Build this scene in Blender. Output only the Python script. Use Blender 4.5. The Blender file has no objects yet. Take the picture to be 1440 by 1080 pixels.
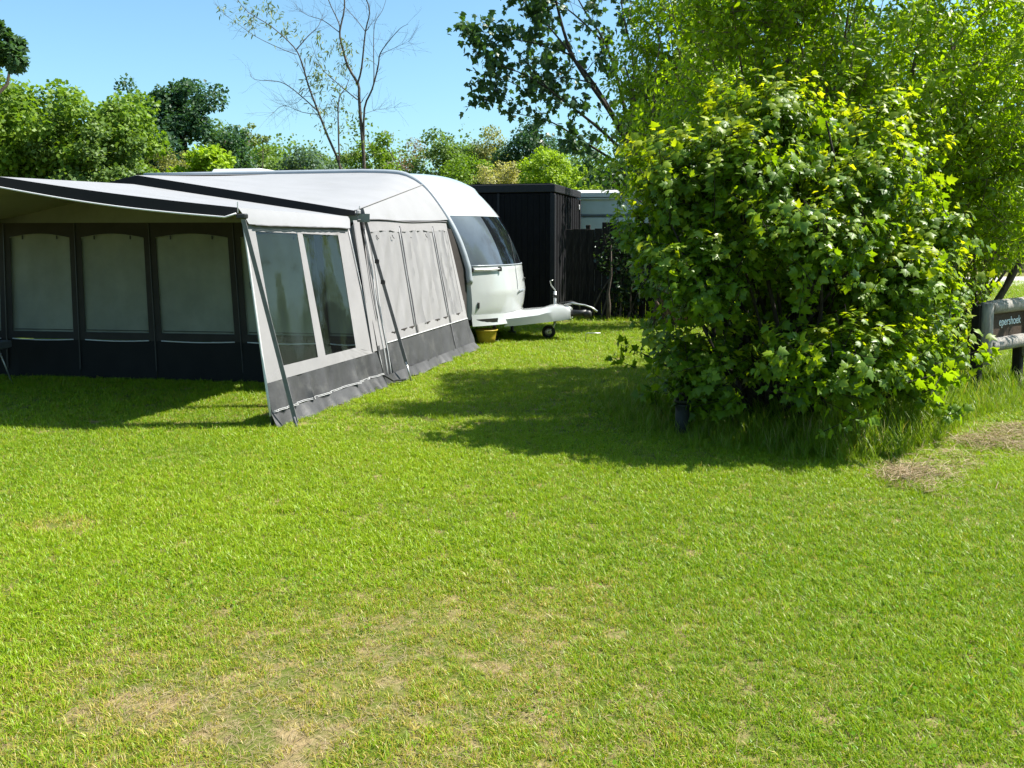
import bpy, math, random
import numpy as np
from mathutils import Vector, Matrix

# ------------------------------------------------------------------ camera, sky, sun, exposure
sc = bpy.context.scene
COL = sc.collection
R = math.radians
cam_d = bpy.data.cameras.new('camera'); cam = bpy.data.objects.new('camera', cam_d); COL.objects.link(cam)
cam.location = (0, 0, 1.7); cam.rotation_euler = (R(86), 0, 0)
cam_d.sensor_width = 36; cam_d.lens = 36 * 1165 / 1440
cam_d.shift_y = -0.0893; cam_d.clip_end = 2000; cam_d.clip_start = 0.05
sc.camera = cam
SUN_EL, SUN_AZ = R(55), R(7)        # azimuth: degrees behind the camera's right-hand side
to_sun = Vector((math.cos(SUN_EL) * math.cos(SUN_AZ), math.cos(SUN_EL) * math.sin(SUN_AZ), math.sin(SUN_EL)))
w = bpy.data.worlds.new('World'); sc.world = w; w.use_nodes = True
nt = w.node_tree; nt.nodes.clear()
sky = nt.nodes.new('ShaderNodeTexSky'); sky.sky_type = 'NISHITA'; sky.sun_disc = False
sky.sun_elevation = SUN_EL; sky.sun_rotation = math.pi / 2 - SUN_AZ
sky.air_density = 1.0; sky.dust_density = 1.6; sky.ozone_density = 1.0
bg = nt.nodes.new('ShaderNodeBackground'); bg.inputs['Strength'].default_value = 0.079
wo = nt.nodes.new('ShaderNodeOutputWorld')
tone = nt.nodes.new('ShaderNodeMix'); tone.data_type = 'RGBA'; tone.blend_type = 'MULTIPLY'; tone.inputs[0].default_value = 1; tone.inputs[7].default_value = (.79, 1.08, 1.12, 1)
nt.links.new(sky.outputs[0], tone.inputs[6]); nt.links.new(tone.outputs[2], bg.inputs[0]); nt.links.new(bg.outputs[0], wo.inputs[0])
sd = bpy.data.lights.new('sun', 'SUN'); sd.energy = 5.0; sd.angle = R(0.53); sd.color = (1, .96, .89)
so = bpy.data.objects.new('sun', sd); COL.objects.link(so)
so.rotation_euler = to_sun.to_track_quat('Z', 'Y').to_euler(); so.location = to_sun * 30
vs = sc.view_settings; vs.view_transform = 'Standard'; vs.look = 'None'; vs.gamma = 1; vs.use_curve_mapping = False
vs.exposure = 1.38
cy = sc.cycles; cy.use_denoising = True; cy.max_bounces = 10; cy.transparent_max_bounces = 16
cy.diffuse_bounces = 4; cy.glossy_bounces = 3; cy.transmission_bounces = 6
cy.sample_clamp_indirect = 6
rng = np.random.default_rng(7); random.seed(7)

# ------------------------------------------------------------------ materials
def new_mat(name):
    m = bpy.data.materials.new(name); m.use_nodes = True
    t = m.node_tree; t.nodes.clear()
    o = t.nodes.new('ShaderNodeOutputMaterial')
    return m, t, o
def N(t, kind, **kw):
    n = t.nodes.new('ShaderNode' + kind)
    for k, v in kw.items():
        if k in n.inputs: n.inputs[k].default_value = v
        else: setattr(n, k, v)
    return n
def c4(c): return (c[0], c[1], c[2], 1)
def ramp(t, fac, stops):
    r = t.nodes.new('ShaderNodeValToRGB'); t.links.new(fac, r.inputs[0])
    el = r.color_ramp.elements
    while len(el) < len(stops): el.new(.5)
    for e, (p, c) in zip(el, stops): e.position = p; e.color = c4(c)
    return r.outputs[0]
def mixc(t, fac, a, b, mode='MIX'):
    m = t.nodes.new('ShaderNodeMix'); m.data_type = 'RGBA'; m.blend_type = mode
    for sock, v in ((m.inputs[0], fac), (m.inputs[6], a), (m.inputs[7], b)):
        if hasattr(v, 'is_linked'): t.links.new(v, sock)
        else: sock.default_value = c4(v) if isinstance(v, tuple) else v
    return m.outputs[2]
def noise(t, scale, detail=4, rough=.6, vec=None, dist=0):
    n = N(t, 'TexNoise', Scale=scale, Detail=detail, Roughness=rough, Distortion=dist)
    if vec is None:
        tc = t.nodes.new('ShaderNodeTexCoord'); vec = tc.outputs['Object']
    t.links.new(vec, n.inputs['Vector']); return n.outputs['Fac']
def plain(name, col, rough=.6, spec=.4, var=.12, scale=6, bump=0, bscale=60, metal=0, coat=0, stretch=None, translucent=0, dirt=None):
    m, t, o = new_mat(name)
    b = N(t, 'BsdfPrincipled', Roughness=rough, Metallic=metal)
    b.inputs['Specular IOR Level'].default_value = spec; b.inputs['Coat Weight'].default_value = coat
    vec = None
    if stretch:
        tc = t.nodes.new('ShaderNodeTexCoord'); mp = N(t, 'Mapping'); mp.inputs['Scale'].default_value = stretch
        t.links.new(tc.outputs['Object'], mp.inputs[0]); vec = mp.outputs[0]
    f = noise(t, scale, 5, .65, vec)
    lo = tuple(max(0, x * (1 - var * 2)) for x in col); hi = tuple(min(1, x * (1 + var)) for x in col)
    cc = ramp(t, f, [(.3, lo), (.7, hi)])
    if dirt:
        f2 = noise(t, dirt[1], 6, .7, vec)
        k = ramp(t, f2, [(dirt[2], (0, 0, 0)), (dirt[3], (1, 1, 1))])
        cc = mixc(t, k, cc, dirt[0])
    t.links.new(cc, b.inputs['Base Color'])
    if bump:
        bn = N(t, 'Bump', Strength=bump, Distance=.02); t.links.new(noise(t, bscale, 4, .6, vec), bn.inputs['Height'])
        t.links.new(bn.outputs[0], b.inputs['Normal'])
    out = b.outputs[0]
    if translucent:
        tr = N(t, 'BsdfTranslucent'); t.links.new(cc, tr.inputs[0])
        mx = N(t, 'MixShader'); mx.inputs[0].default_value = translucent
        t.links.new(out, mx.inputs[1]); t.links.new(tr.outputs[0], mx.inputs[2]); out = mx.outputs[0]
    t.links.new(out, o.inputs[0]); return m
def leafmat(name, a, b2, young_lit=None, rough=.42, trans=.42, inst=False, spec=.35, tscale=(1.35, 1.4, .5)):
    m, t, o = new_mat(name)
    at = N(t, 'Attribute'); at.attribute_name = 'tint'
    sp = N(t, 'SeparateColor'); t.links.new(at.outputs['Color'], sp.inputs[0])
    c = mixc(t, sp.outputs[0], a, b2)
    if young_lit: c = mixc(t, sp.outputs[1], c, young_lit)
    b = N(t, 'BsdfPrincipled', Roughness=rough); b.inputs['Specular IOR Level'].default_value = spec
    t.links.new(c, b.inputs['Base Color'])
    tr = N(t, 'BsdfTranslucent')
    t.links.new(mixc(t, 1.0, c, tscale, 'MULTIPLY'), tr.inputs[0])
    mx = N(t, 'MixShader'); mx.inputs[0].default_value = trans
    t.links.new(b.outputs[0], mx.inputs[1]); t.links.new(tr.outputs[0], mx.inputs[2])
    t.links.new(mx.outputs[0], o.inputs[0]); return m
def grassmat(name, greens, dry):
    m, t, o = new_mat(name)
    at = N(t, 'Attribute'); at.attribute_name = 'gtint'; at.attribute_type = 'INSTANCER'
    sp = N(t, 'SeparateColor'); t.links.new(at.outputs['Color'], sp.inputs[0])
    a2 = N(t, 'Attribute'); a2.attribute_name = 'tint'
    s2 = N(t, 'SeparateColor'); t.links.new(a2.outputs['Color'], s2.inputs[0])
    g = mixc(t, sp.outputs[0], greens[0], greens[1])
    g = mixc(t, s2.outputs[0], g, greens[2])
    ad = N(t, 'Math', operation='ADD'); t.links.new(sp.outputs[1], ad.inputs[0]); t.links.new(s2.outputs[1], ad.inputs[1])
    gt = N(t, 'Math', operation='SUBTRACT', use_clamp=True); t.links.new(ad.outputs[0], gt.inputs[0]); gt.inputs[1].default_value = .86
    mu = N(t, 'Math', operation='MULTIPLY', use_clamp=True); t.links.new(gt.outputs[0], mu.inputs[0]); mu.inputs[1].default_value = 6
    c = mixc(t, mu.outputs[0], g, dry)
    b = N(t, 'BsdfPrincipled', Roughness=.42); b.inputs['Specular IOR Level'].default_value = .3
    t.links.new(c, b.inputs['Base Color'])
    tr = N(t, 'BsdfTranslucent'); t.links.new(mixc(t, 1.0, c, (1.25, 1.25, .35), 'MULTIPLY'), tr.inputs[0])
    mx = N(t, 'MixShader'); mx.inputs[0].default_value = .4
    t.links.new(b.outputs[0], mx.inputs[1]); t.links.new(tr.outputs[0], mx.inputs[2])
    t.links.new(mx.outputs[0], o.inputs[0]); return m
def filmmat(name):
    m, t, o = new_mat(name)
    tr = N(t, 'BsdfTransparent'); tr.inputs[0].default_value = (.93, .95, .92, 1)
    gl = N(t, 'BsdfGlossy', Roughness=.06); gl.inputs[0].default_value = (1, 1, 1, 1)
    df = N(t, 'BsdfDiffuse'); df.inputs[0].default_value = (.5, .5, .48, 1)
    nz = noise(t, 5, 5, .7)
    bn = N(t, 'Bump', Strength=.12, Distance=.02); t.links.new(noise(t, 4, 2, .5), bn.inputs['Height'])
    t.links.new(bn.outputs[0], gl.inputs['Normal'])
    lw = N(t, 'LayerWeight'); t.links.new(bn.outputs[0], lw.inputs['Normal'])
    pw_ = N(t, 'Math', operation='POWER'); t.links.new(lw.outputs['Facing'], pw_.inputs[0]); pw_.inputs[1].default_value = 4
    fr = N(t, 'Math', operation='MULTIPLY_ADD'); t.links.new(pw_.outputs[0], fr.inputs[0]); fr.inputs[1].default_value = .6; fr.inputs[2].default_value = .035
    m1 = N(t, 'MixShader'); m1.inputs[0].default_value = .006
    t.links.new(tr.outputs[0], m1.inputs[1]); t.links.new(df.outputs[0], m1.inputs[2])
    m2 = N(t, 'MixShader'); t.links.new(fr.outputs[0], m2.inputs[0])
    t.links.new(m1.outputs[0], m2.inputs[1]); t.links.new(gl.outputs[0], m2.inputs[2])
    t.links.new(m2.outputs[0], o.inputs[0]); return m

M = {}
M['canvas'] = plain('canvas', (.245, .238, .24), .75, .2, .05, 3, .12, 300, translucent=.05)
M['roofcloth'] = plain('roof_cloth', (.22, .22, .227), .7, .25, .04, 2, .1, 300, translucent=.015, dirt=((.18, .18, .175), 1.5, .55, .9))
M['curtain'] = plain('curtain', (.232, .228, .23), .8, .15, .04, 3, .1, 200, translucent=.1)
M['underside'] = plain('canopy_underside', (.23, .228, .185), .8, .1, .06, 2)
M['inner'] = plain('inner_curtain', (.205, .215, .178), .8, .12, .1, 2, translucent=.03)
M['frame'] = plain('brown_grey_fabric', (.036, .032, .029), .8, .12, .1, 4)
M['skirt'] = plain('dark_grey_pvc', (.05, .05, .052), .55, .35, .15, 5, .15, 40, dirt=((.10, .098, .09), 2.5, .55, .8))
M['navy'] = plain('navy_black_fabric', (.0095, .0088, .0085), .75, .2, .1, 5)
M['piping'] = plain('white_piping', (.5, .5, .5), .5, .4, .04)
M['strap'] = plain('grey_webbing', (.15, .145, .15), .7, .3, .12, 20)
M['pole'] = plain('steel_pole', (.16, .17, .15), .4, .5, .1, metal=.5)
M['film'] = filmmat('clear_pvc_film')
M['carwhite'] = plain('white_gelcoat', (.40, .415, .41), .16, .5, .03, 2, coat=.4)
M['carrail'] = plain('pale_aluminium', (.26, .285, .31), .35, .5, .04)
M['glass'] = plain('dark_tinted_acrylic', (.006, .007, .009), .04, .3, .1, 3)
M['band'] = plain('sky_tinted_band', (.07, .085, .105), .12, .6, .1, 3, coat=.5)  # blue-grey base paints the reflected sky into the window band
M['blackplastic'] = plain('black_plastic', (.02, .02, .02), .45, .4, .2)
M['rubber'] = plain('rubber', (.018, .018, .018), .8, .3, .2)
M['steel'] = plain('galvanised_steel', (.5, .5, .48), .4, .5, .2, 12, metal=.8)
M['yellow'] = plain('yellow_plastic', (.34, .255, .02), .5, .4, .15)
M['shed'] = plain('black_stained_cladding', (.006, .0055, .007), .8, .15, .25, 3, .2, 30, stretch=(8, 8, 1))
M['shedrim'] = plain('black_rim', (.011, .011, .014), .6, .3, .15, 5)
M['fence'] = plain('dark_weathered_plank', (.024, .020, .018), .9, .1, .3, 3, .5, 25, stretch=(9, 9, 1), dirt=((.055, .05, .045), 3, .5, .8))
M['paleblue'] = plain('pale_blue_grey_panel', (.46, .54, .58), .4, .4, .05, 3)
M['trim'] = plain('grey_trim', (.10, .12, .14), .5, .4, .1)
M['whiteroof'] = plain('white_roof', (.5, .5, .5), .4, .4, .04)
M['log'] = plain('grey_weathered_log', (.44, .41, .37), .85, .2, .3, 5, .9, 30, stretch=(10, 10, 1.2), dirt=((.13, .12, .09), 2.5, .52, .75))
M['darkpost'] = plain('dark_timber_post', (.022, .02, .016), .85, .2, .2, 6, .4, 30, stretch=(8, 8, 1))  # even dark brown for the back posts
M['signboard'] = plain('brown_signboard', (.06, .04, .026), .8, .2, .25, 8, .3, 40, stretch=(3, 3, 10))
M['lettering'] = plain('pale_lettering', (.62, .70, .74), .6, .3, .05)
M['bark'] = plain('grey_brown_bark', (.11, .09, .072), .9, .15, .3, 8, .8, 30, stretch=(4, 4, 1))
M['barkdark'] = plain('dark_bark', (.05, .042, .034), .9, .15, .3, 8, .8, 30, stretch=(4, 4, 1))
M['twig'] = plain('brown_twig', (.13, .09, .07), .85, .2, .2, 8)
M['redtwig'] = plain('reddish_twig', (.16, .065, .04), .7, .2, .2, 8)
M['concrete'] = plain('grey_plastic_pipe', (.03, .034, .03), .7, .2, .15)
M['chair'] = plain('grey_chair_fabric', (.09, .095, .1), .7, .2, .1)
M['gravel'] = plain('pale_gravel', (.42, .40, .37), .95, .1, .2, 40, .5, 120)
M['sand'] = plain('sandy_path', (.25, .20, .115), .95, .1, .2, 20, .5, 80)
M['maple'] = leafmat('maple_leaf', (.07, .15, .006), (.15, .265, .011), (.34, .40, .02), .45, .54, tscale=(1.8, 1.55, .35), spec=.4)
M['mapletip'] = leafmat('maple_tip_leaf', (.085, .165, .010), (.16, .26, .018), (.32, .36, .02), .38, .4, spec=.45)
M['willow'] = leafmat('bright_oval_leaf', (.15, .25, .005), (.26, .36, .008), (.33, .40, .012), .4, .58)
M['darkmaple'] = leafmat('dark_maple_leaf', (.03, .07, .02), (.06, .12, .03), None, .4, .35)  # darkened base: the maple's backlit shade put into the leaf colour
M['ash'] = leafmat('grey_green_leaf', (.09, .13, .035), (.17, .21, .06), None, .45, .4)
M['ivy'] = leafmat('ivy_leaf', (.014, .035, .01), (.035, .07, .016), None, .3, .2, spec=.6)
def bgleaf(name, a, b): M[name] = leafmat(name, a, b, None, .5, .42, spec=.25)
bgleaf('lf_bright', (.075, .15, .014), (.18, .27, .022))
bgleaf('lf_mid', (.07, .13, .028), (.14, .21, .045))
bgleaf('lf_dark', (0.024, 0.065, 0.030), (0.054, 0.115, 0.046))
bgleaf('lf_blue', (0.061, 0.115, 0.074), (0.115, 0.176, 0.108))
bgleaf('lf_olive', (0.149, 0.162, 0.047), (0.257, 0.257, 0.081))
bgleaf('lf_lime', (0.176, 0.284, 0.016), (0.297, 0.405, 0.027))
bgleaf('lf_cream', (0.297, 0.297, 0.121), (0.432, 0.392, 0.189))
bgleaf('lf_brown', (0.135, 0.101, 0.074), (0.203, 0.149, 0.108))
M['grass'] = grassmat('grass_blade', ((.07, .195, .001), (.205, .335, .001), (.26, .355, .010)), (.40, .32, .07))
M['tallgrass'] = grassmat('tall_grass_blade', ((.11, .23, .006), (.17, .28, .008), (.20, .28, .02)), (.36, .30, .14))
M['tallclover'] = leafmat('clover_leaf', (.06, .15, .006), (.10, .21, .01), None, .8, .35, spec=.1)
M['straw'] = leafmat('dead_straw', (.22, .145, .07), (.37, .30, .18), (.15, .09, .05), .7, .15)

def lawnmat():
    m, t, o = new_mat('lawn_soil')
    b = N(t, 'BsdfPrincipled', Roughness=.95); b.inputs['Specular IOR Level'].default_value = .1
    g = ramp(t, noise(t, 1.3, 6, .65), [(.35, (.065, .095, .010)), (.65, (.11, .125, .025))])
    s = ramp(t, noise(t, 14, 6, .7), [(.35, (.17, .125, .055)), (.7, (.30, .23, .115))])
    k = ramp(t, noise(t, 5, 5, .7), [(.46, (0, 0, 0)), (.62, (1, 1, 1))])
    c = mixc(t, k, g, s)
    t.links.new(c, b.inputs['Base Color'])
    bn = N(t, 'Bump', Strength=.6, Distance=.03); t.links.new(noise(t, 60, 5, .7), bn.inputs['Height'])
    t.links.new(bn.outputs[0], b.inputs['Normal']); t.links.new(b.outputs[0], o.inputs[0]); return m
M['lawn'] = lawnmat()

# ------------------------------------------------------------------ object helpers
def V(*a): return Vector(a)
def link(name, me, mat=None, parent=None):
    o = bpy.data.objects.new(name, me); COL.objects.link(o)
    if mat: me.materials.append(M[mat])
    if parent: o.parent = parent
    return o
def tag(o, label=None, cat=None, group=None, kind=None):
    if label: o['label'] = label
    if cat: o['category'] = cat
    if group: o['group'] = group
    if kind: o['kind'] = kind
    return o
def thing(name, label, cat, group=None, loc=(0, 0, 0)):
    o = bpy.data.objects.new(name, None); COL.objects.link(o); o.empty_display_size = .2; o.location = loc
    return tag(o, label, cat, group)
class MB:
    def __init__(s): s.v = []; s.f = []
    def add(s, vs_, fs):
        n = len(s.v); s.v += [tuple(v) for v in vs_]; s.f += [tuple(i + n for i in f) for f in fs]; return s
    def box(s, c, size, ax=None, bev=0):
        hx, hy, hz = (k / 2 for k in size)
        ax = ax or (V(1, 0, 0), V(0, 1, 0), V(0, 0, 1)); c = Vector(c)
        if bev:
            b = min(bev, hx * .9, hy * .9, hz * .9); pts = []
            for sx in (-1, 1):
                for sy in (-1, 1):
                    for sz in (-1, 1):
                        pts += [(sx * hx, sy * (hy - b), sz * (hz - b)), (sx * (hx - b), sy * hy, sz * (hz - b)), (sx * (hx - b), sy * (hy - b), sz * hz)]
            import bmesh
            bm = bmesh.new()
            for p in pts: bm.verts.new(c + ax[0] * p[0] + ax[1] * p[1] + ax[2] * p[2])
            bmesh.ops.convex_hull(bm, input=bm.verts); bmesh.ops.dissolve_limit(bm, angle_limit=.01, verts=bm.verts, edges=bm.edges)
            bm.verts.index_update()
            s.add([v.co for v in bm.verts], [[v.index for v in f.verts] for f in bm.faces]); bm.free(); return s
        p = [c + ax[0] * (sx * hx) + ax[1] * (sy * hy) + ax[2] * (sz * hz) for sz in (-1, 1) for sy in (-1, 1) for sx in (-1, 1)]
        return s.add(p, [(0, 2, 3, 1), (4, 5, 7, 6), (0, 1, 5, 4), (2, 6, 7, 3), (0, 4, 6, 2), (1, 3, 7, 5)])
    def tube(s, pts, rad, n=8, cap=True):
        pts = [Vector(p) for p in pts]; k = len(pts)
        if not hasattr(rad, '__len__'): rad = [rad] * k
        ref = None; rings = []
        for i, p in enumerate(pts):
            d = (pts[min(i + 1, k - 1)] - pts[max(i - 1, 0)]).normalized()
            if ref is None: ref = d.orthogonal().normalized()
            ref = (ref - d * ref.dot(d)).normalized(); b = d.cross(ref)
            rings.append([p + (ref * math.cos(2 * math.pi * j / n) + b * math.sin(2 * math.pi * j / n)) * rad[i] for j in range(n)])
        vs_ = [v for r in rings for v in r]; fs = []
        for i in range(k - 1):
            for j in range(n): a = i * n + j; b2 = i * n + (j + 1) % n; fs.append((a, b2, b2 + n, a + n))
        if cap: fs += [tuple(reversed(range(n))), tuple((k - 1) * n + j for j in range(n))]
        return s.add(vs_, fs)
    def grid(s, fn, nu, nv, closeu=False):
        vs_ = [fn(i / nu, j / nv) for j in range(nv + 1) for i in range(nu + 1)]
        fs = [(j * (nu + 1) + i, j * (nu + 1) + i + 1, (j + 1) * (nu + 1) + i + 1, (j + 1) * (nu + 1) + i) for j in range(nv) for i in range(nu)]
        return s.add(vs_, fs)
    def build(s, name, mat, parent=None, smooth=False, solid=0, offset=0):
        me = bpy.data.meshes.new(name); me.from_pydata(s.v, [], s.f); me.update()
        if smooth:
            me.polygons.foreach_set('use_smooth', [True] * len(me.polygons))
        o = link(name, me, mat, parent)
        if smooth == 'auto':
            me.set_sharp_from_angle(angle=R(38))
        if solid:
            md = o.modifiers.new('thickness', 'SOLIDIFY'); md.thickness = solid; md.offset = offset
            es = o.modifiers.new('crisp_edges', 'EDGE_SPLIT'); es.split_angle = R(42)
        return o
def strip(p, q, wdt, side, thk=.004):
    p, q = Vector(p), Vector(q); d = (q - p); L = d.length; d.normalize(); side = (Vector(side) - d * Vector(side).dot(d)).normalized(); n = d.cross(side)
    return MB().box((p + q) / 2, (wdt, thk, L), (side, n, d))
def np_mesh(name, verts, faces, mat=None, parent=None, tint=None, smooth=False):
    me = bpy.data.meshes.new(name); k = faces.shape[1]
    me.vertices.add(len(verts)); me.vertices.foreach_set('co', verts.astype(np.float32).ravel())
    me.loops.add(faces.size); me.loops.foreach_set('vertex_index', faces.astype(np.int32).ravel())
    me.polygons.add(len(faces)); me.polygons.foreach_set('loop_start', np.arange(0, faces.size, k, dtype=np.int32))
    me.update(calc_edges=True)
    if tint is not None:
        a = me.color_attributes.new('tint', 'FLOAT_COLOR', 'POINT'); a.data.foreach_set('color', tint.astype(np.float32).ravel())
    if smooth: me.polygons.foreach_set('use_smooth', np.ones(len(faces), dtype=bool))
    return link(name, me, mat, parent) if mat else me
def unit(a): return a / np.maximum(np.linalg.norm(a, axis=-1, keepdims=True), 1e-9)
# leaf templates: (side, along, normal) and triangles
_half = [(.26, .0), (.52, .12), (.36, .30), (.60, .56), (.29, .56), (.20, .74)]
_o = [(0, 0)] + _half + [(0, 1.02)] + [(-x, y) for x, y in reversed(_half)]
_mp = np.array([(0, .36, .04)] + [(x, y, -.22 * abs(x) - .12 * y * y) for x, y in _o])
MAPLE = (_mp, np.array([(0, i + 1, (i + 1) % len(_o) + 1) for i in range(len(_o))]))
_ov = np.array([(0, 0, 0), (.23, .3, .05), (.2, .66, .02), (0, 1, -.12), (-.2, .66, .02), (-.23, .3, .05), (0, .5, -.03)])
OVAL = (_ov, np.array([(0, 1, 6), (1, 2, 6), (2, 3, 6), (3, 4, 6), (4, 5, 6), (5, 0, 6)]))
LANCE = (_ov * np.array([.62, 1.25, 1.2]), OVAL[1])
CARD = (np.array([(0, 0, 0), (.42, .5, .06), (0, 1, -.1), (-.42, .5, .06)]), np.array([(0, 1, 2), (0, 2, 3)]))
LOBE = (np.array([(0, 0, 0), (.5, .25, .02), (.28, .5, .04), (.42, .8, 0), (0, 1.05, -.1), (-.42, .8, 0), (-.28, .5, .04), (-.5, .25, .02)]),
        np.array([(0, 1, 2), (0, 2, 4), (2, 3, 4), (0, 4, 6), (4, 5, 6), (0, 6, 7)]))
def leaf_arrays(P, A, Nn, S, tpl):
    A = unit(A); B = unit(np.cross(A, Nn)); Nn = np.cross(B, A); T, F = tpl
    vv = P[:, None] + S[:, None, None] * (T[None, :, 0:1] * B[:, None] + T[None, :, 1:2] * A[:, None] + T[None, :, 2:3] * Nn[:, None])
    n, k = len(P), len(T)
    ff = (F[None] + (np.arange(n) * k)[:, None, None]).reshape(-1, 3)
    return vv.reshape(-1, 3), ff
def leaves(name, P, A, Nn, S, tpl, mat, parent, young_lit=None):
    vv, ff = leaf_arrays(P, A, Nn, S, tpl); n, k = len(P), len(tpl[0])
    t = np.ones((n, k, 4)); t[:, :, 0] = rng.random((n, 1)); t[:, :, 1] = 0 if young_lit is None else young_lit[:, None]
    o = np_mesh(name, vv, ff, mat, parent, t.reshape(-1, 4)); o['kind'] = 'stuff'; return o
_ng = np.random.default_rng(3).random((64, 64))
def vnoise(x, y, s):
    x = np.asarray(x) * s + 100; y = np.asarray(y) * s + 100
    xi = np.floor(x).astype(int); yi = np.floor(y).astype(int); fx = x - xi; fy = y - yi
    fx = fx * fx * (3 - 2 * fx); fy = fy * fy * (3 - 2 * fy); g = lambda a, b: _ng[a % 64, b % 64]
    return (g(xi, yi) * (1 - fx) + g(xi + 1, yi) * fx) * (1 - fy) + (g(xi, yi + 1) * (1 - fx) + g(xi + 1, yi + 1) * fx) * fy
def fnoise(x, y, s): return .5 * vnoise(x, y, s) + .3 * vnoise(x, y, s * 2.1) + .2 * vnoise(x, y, s * 4.3)

# ------------------------------------------------------------------ ground, road, path
def gz(x, y): return .03 * (fnoise(x, y, .6) - .5)
def axis_coords(lo, hi, step, far):
    a = np.arange(lo, hi + 1e-6, step); k = np.geomspace(1, far, 22)
    return np.concatenate([lo - k[::-1], a, hi + k])
gx = axis_coords(-9, 11, .25, 380); gy = axis_coords(0, 20, .25, 380)
XX, YY = np.meshgrid(gx, gy); ZZ = gz(XX, YY) * (np.hypot(XX, YY) < 60)
vv = np.stack([XX, YY, ZZ], -1).reshape(-1, 3); nx_ = len(gx)
ii = (np.arange(len(gy) - 1)[:, None] * nx_ + np.arange(nx_ - 1)[None]).ravel()
lawn = np_mesh('lawn', vv, np.stack([ii, ii + 1, ii + nx_ + 1, ii + nx_], -1), 'lawn', smooth=True); lawn['kind'] = 'structure'
def sheet(name, mat, pts, zoff):
    mb = MB(); k = 24
    def fn(u, v):
        a = pts[0][0].lerp(pts[0][1], u); b = pts[1][0].lerp(pts[1][1], u); p = a.lerp(b, v)
        wob = .12 * math.sin(u * 17 + v * 3) + .08 * math.sin(u * 41)
        p = p + V(0, wob * (v - .5), 0)
        return (p.x, p.y, float(gz(p.x, p.y)) * (p.length < 60) + zoff)
    return tag(mb.grid(fn, k, 8).build(name, mat, None, True), kind='structure')
sheet('road', 'gravel', ((V(9, 26.2, 0), V(60, 33, 0)), (V(9, 31, 0), V(60, 40, 0))), .03)
sheet('path', 'sand', ((V(4.62, 7.0, 0), V(9.5, 7.6, 0)), (V(4.75, 7.5, 0), V(9.5, 9.2, 0))), .022)
sheet('sandy_verge', 'sand', ((V(11.5, 19.5, 0), V(30, 22, 0)), (V(11.5, 21.2, 0), V(30, 24.5, 0))), .026)

# ------------------------------------------------------------------ caravan
ca, cd = V(.974, -.225, 0), V(.225, .974, 0); CJ = V(.70, 13.45, 0)
def CW(q, w_, z): return CJ + ca * q + cd * w_ + V(0, 0, z)
prof = [(-1.10, .40), (-1.075, .56), (-1.085, .8), (-1.115, 1.09), (-1.14, 1.235), (-1.28, 1.62), (-1.49, 2.0), (-1.78, 2.38), (-2.04, 2.56), (-2.3, 2.63), (-2.85, 2.655)]
def catmull(pts, n):
    out = []; P = [pts[0]] + list(pts) + [pts[-1]]
    for i in range(1, len(P) - 2):
        for k in range(n):
            t = k / n; o = []
            for d in range(len(pts[0])):
                p0, p1, p2, p3 = (P[i + j][d] for j in (-1, 0, 1, 2))
                o.append(.5 * (2 * p1 + (p2 - p0) * t + (2 * p0 - 5 * p1 + 4 * p2 - p3) * t * t + (3 * p1 - p0 - 3 * p2 + p3) * t ** 3))
            out.append(tuple(o))
    return out + [tuple(pts[-1])]
pf = catmull(prof, 6)
def rail_z(s):      # height of the near roof edge at length s
    if s <= -2.85: return 2.655
    pts = sorted(pf)
    for (s0, z0), (s1, z1) in zip(pts, pts[1:]):
        if s0 <= s <= s1 and s1 > s0: return z0 + (z1 - z0) * (s - s0) / (s1 - s0)
    return pts[-1][1]
def bulge(z, s):
    zs = [.3, .8, 1.22, 2.0, 2.38, 2.56, 2.64]; bs = [.46, .55, .53, .50, .43, .34, .26]
    b = float(np.interp(z, zs, bs))
    return b if s > -2.3 else b * max(0, 1 - (-2.3 - s) / .9)
def skin(q, z, t, extra=0):
    e = abs(t); f = 1 - e ** 2.3
    return CW(q + (bulge(z, q) + extra) * f, t * 1.15 * (1 - .0 * f), z)
def tgrid(t0, t1, n): return [math.sin((a / n * (math.asin(t1) - math.asin(t0)) + math.asin(t0))) for a in range(n + 1)]
van = thing('caravan', 'white touring caravan with dark wraparound front window and drawbar', 'caravan', loc=(0, 0, 0))
def skin_part(name, mat, z0, z1, t0, t1, par=van, n=22, off=0.0, smax=0):
    seg = [p for p in pf if z0 - 1e-6 <= p[1] <= z1 + 1e-6 and p[0] < smax + 9]
    def zs(z):
        for (s0, a), (s1, b) in zip(pf, pf[1:]):
            if a <= z <= b and b > a: return (s0 + (s1 - s0) * (z - a) / (b - a), z)
        return pf[-1]
    seg = [zs(z0)] + [p for p in seg if z0 + .01 < p[1] < z1 - .01] + [zs(z1)]
    ts = tgrid(t0, t1, n); mb = MB(); k = len(seg) - 1
    def fn(u, v):
        s, z = seg[round(v * k)]; return skin(s + off, z, ts[round(u * n)])
    mb.grid(fn, n, k); return mb.build(name, mat, par, True)
skin_part('front_lower_panel', 'carwhite', .46, 1.22, -1, 1)
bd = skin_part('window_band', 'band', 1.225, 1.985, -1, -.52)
skin_part('front_window', 'glass', 1.225, 1.985, -.52, .9)
skin_part('window_band', 'band', 1.225, 1.985, .9, 1)
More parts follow.
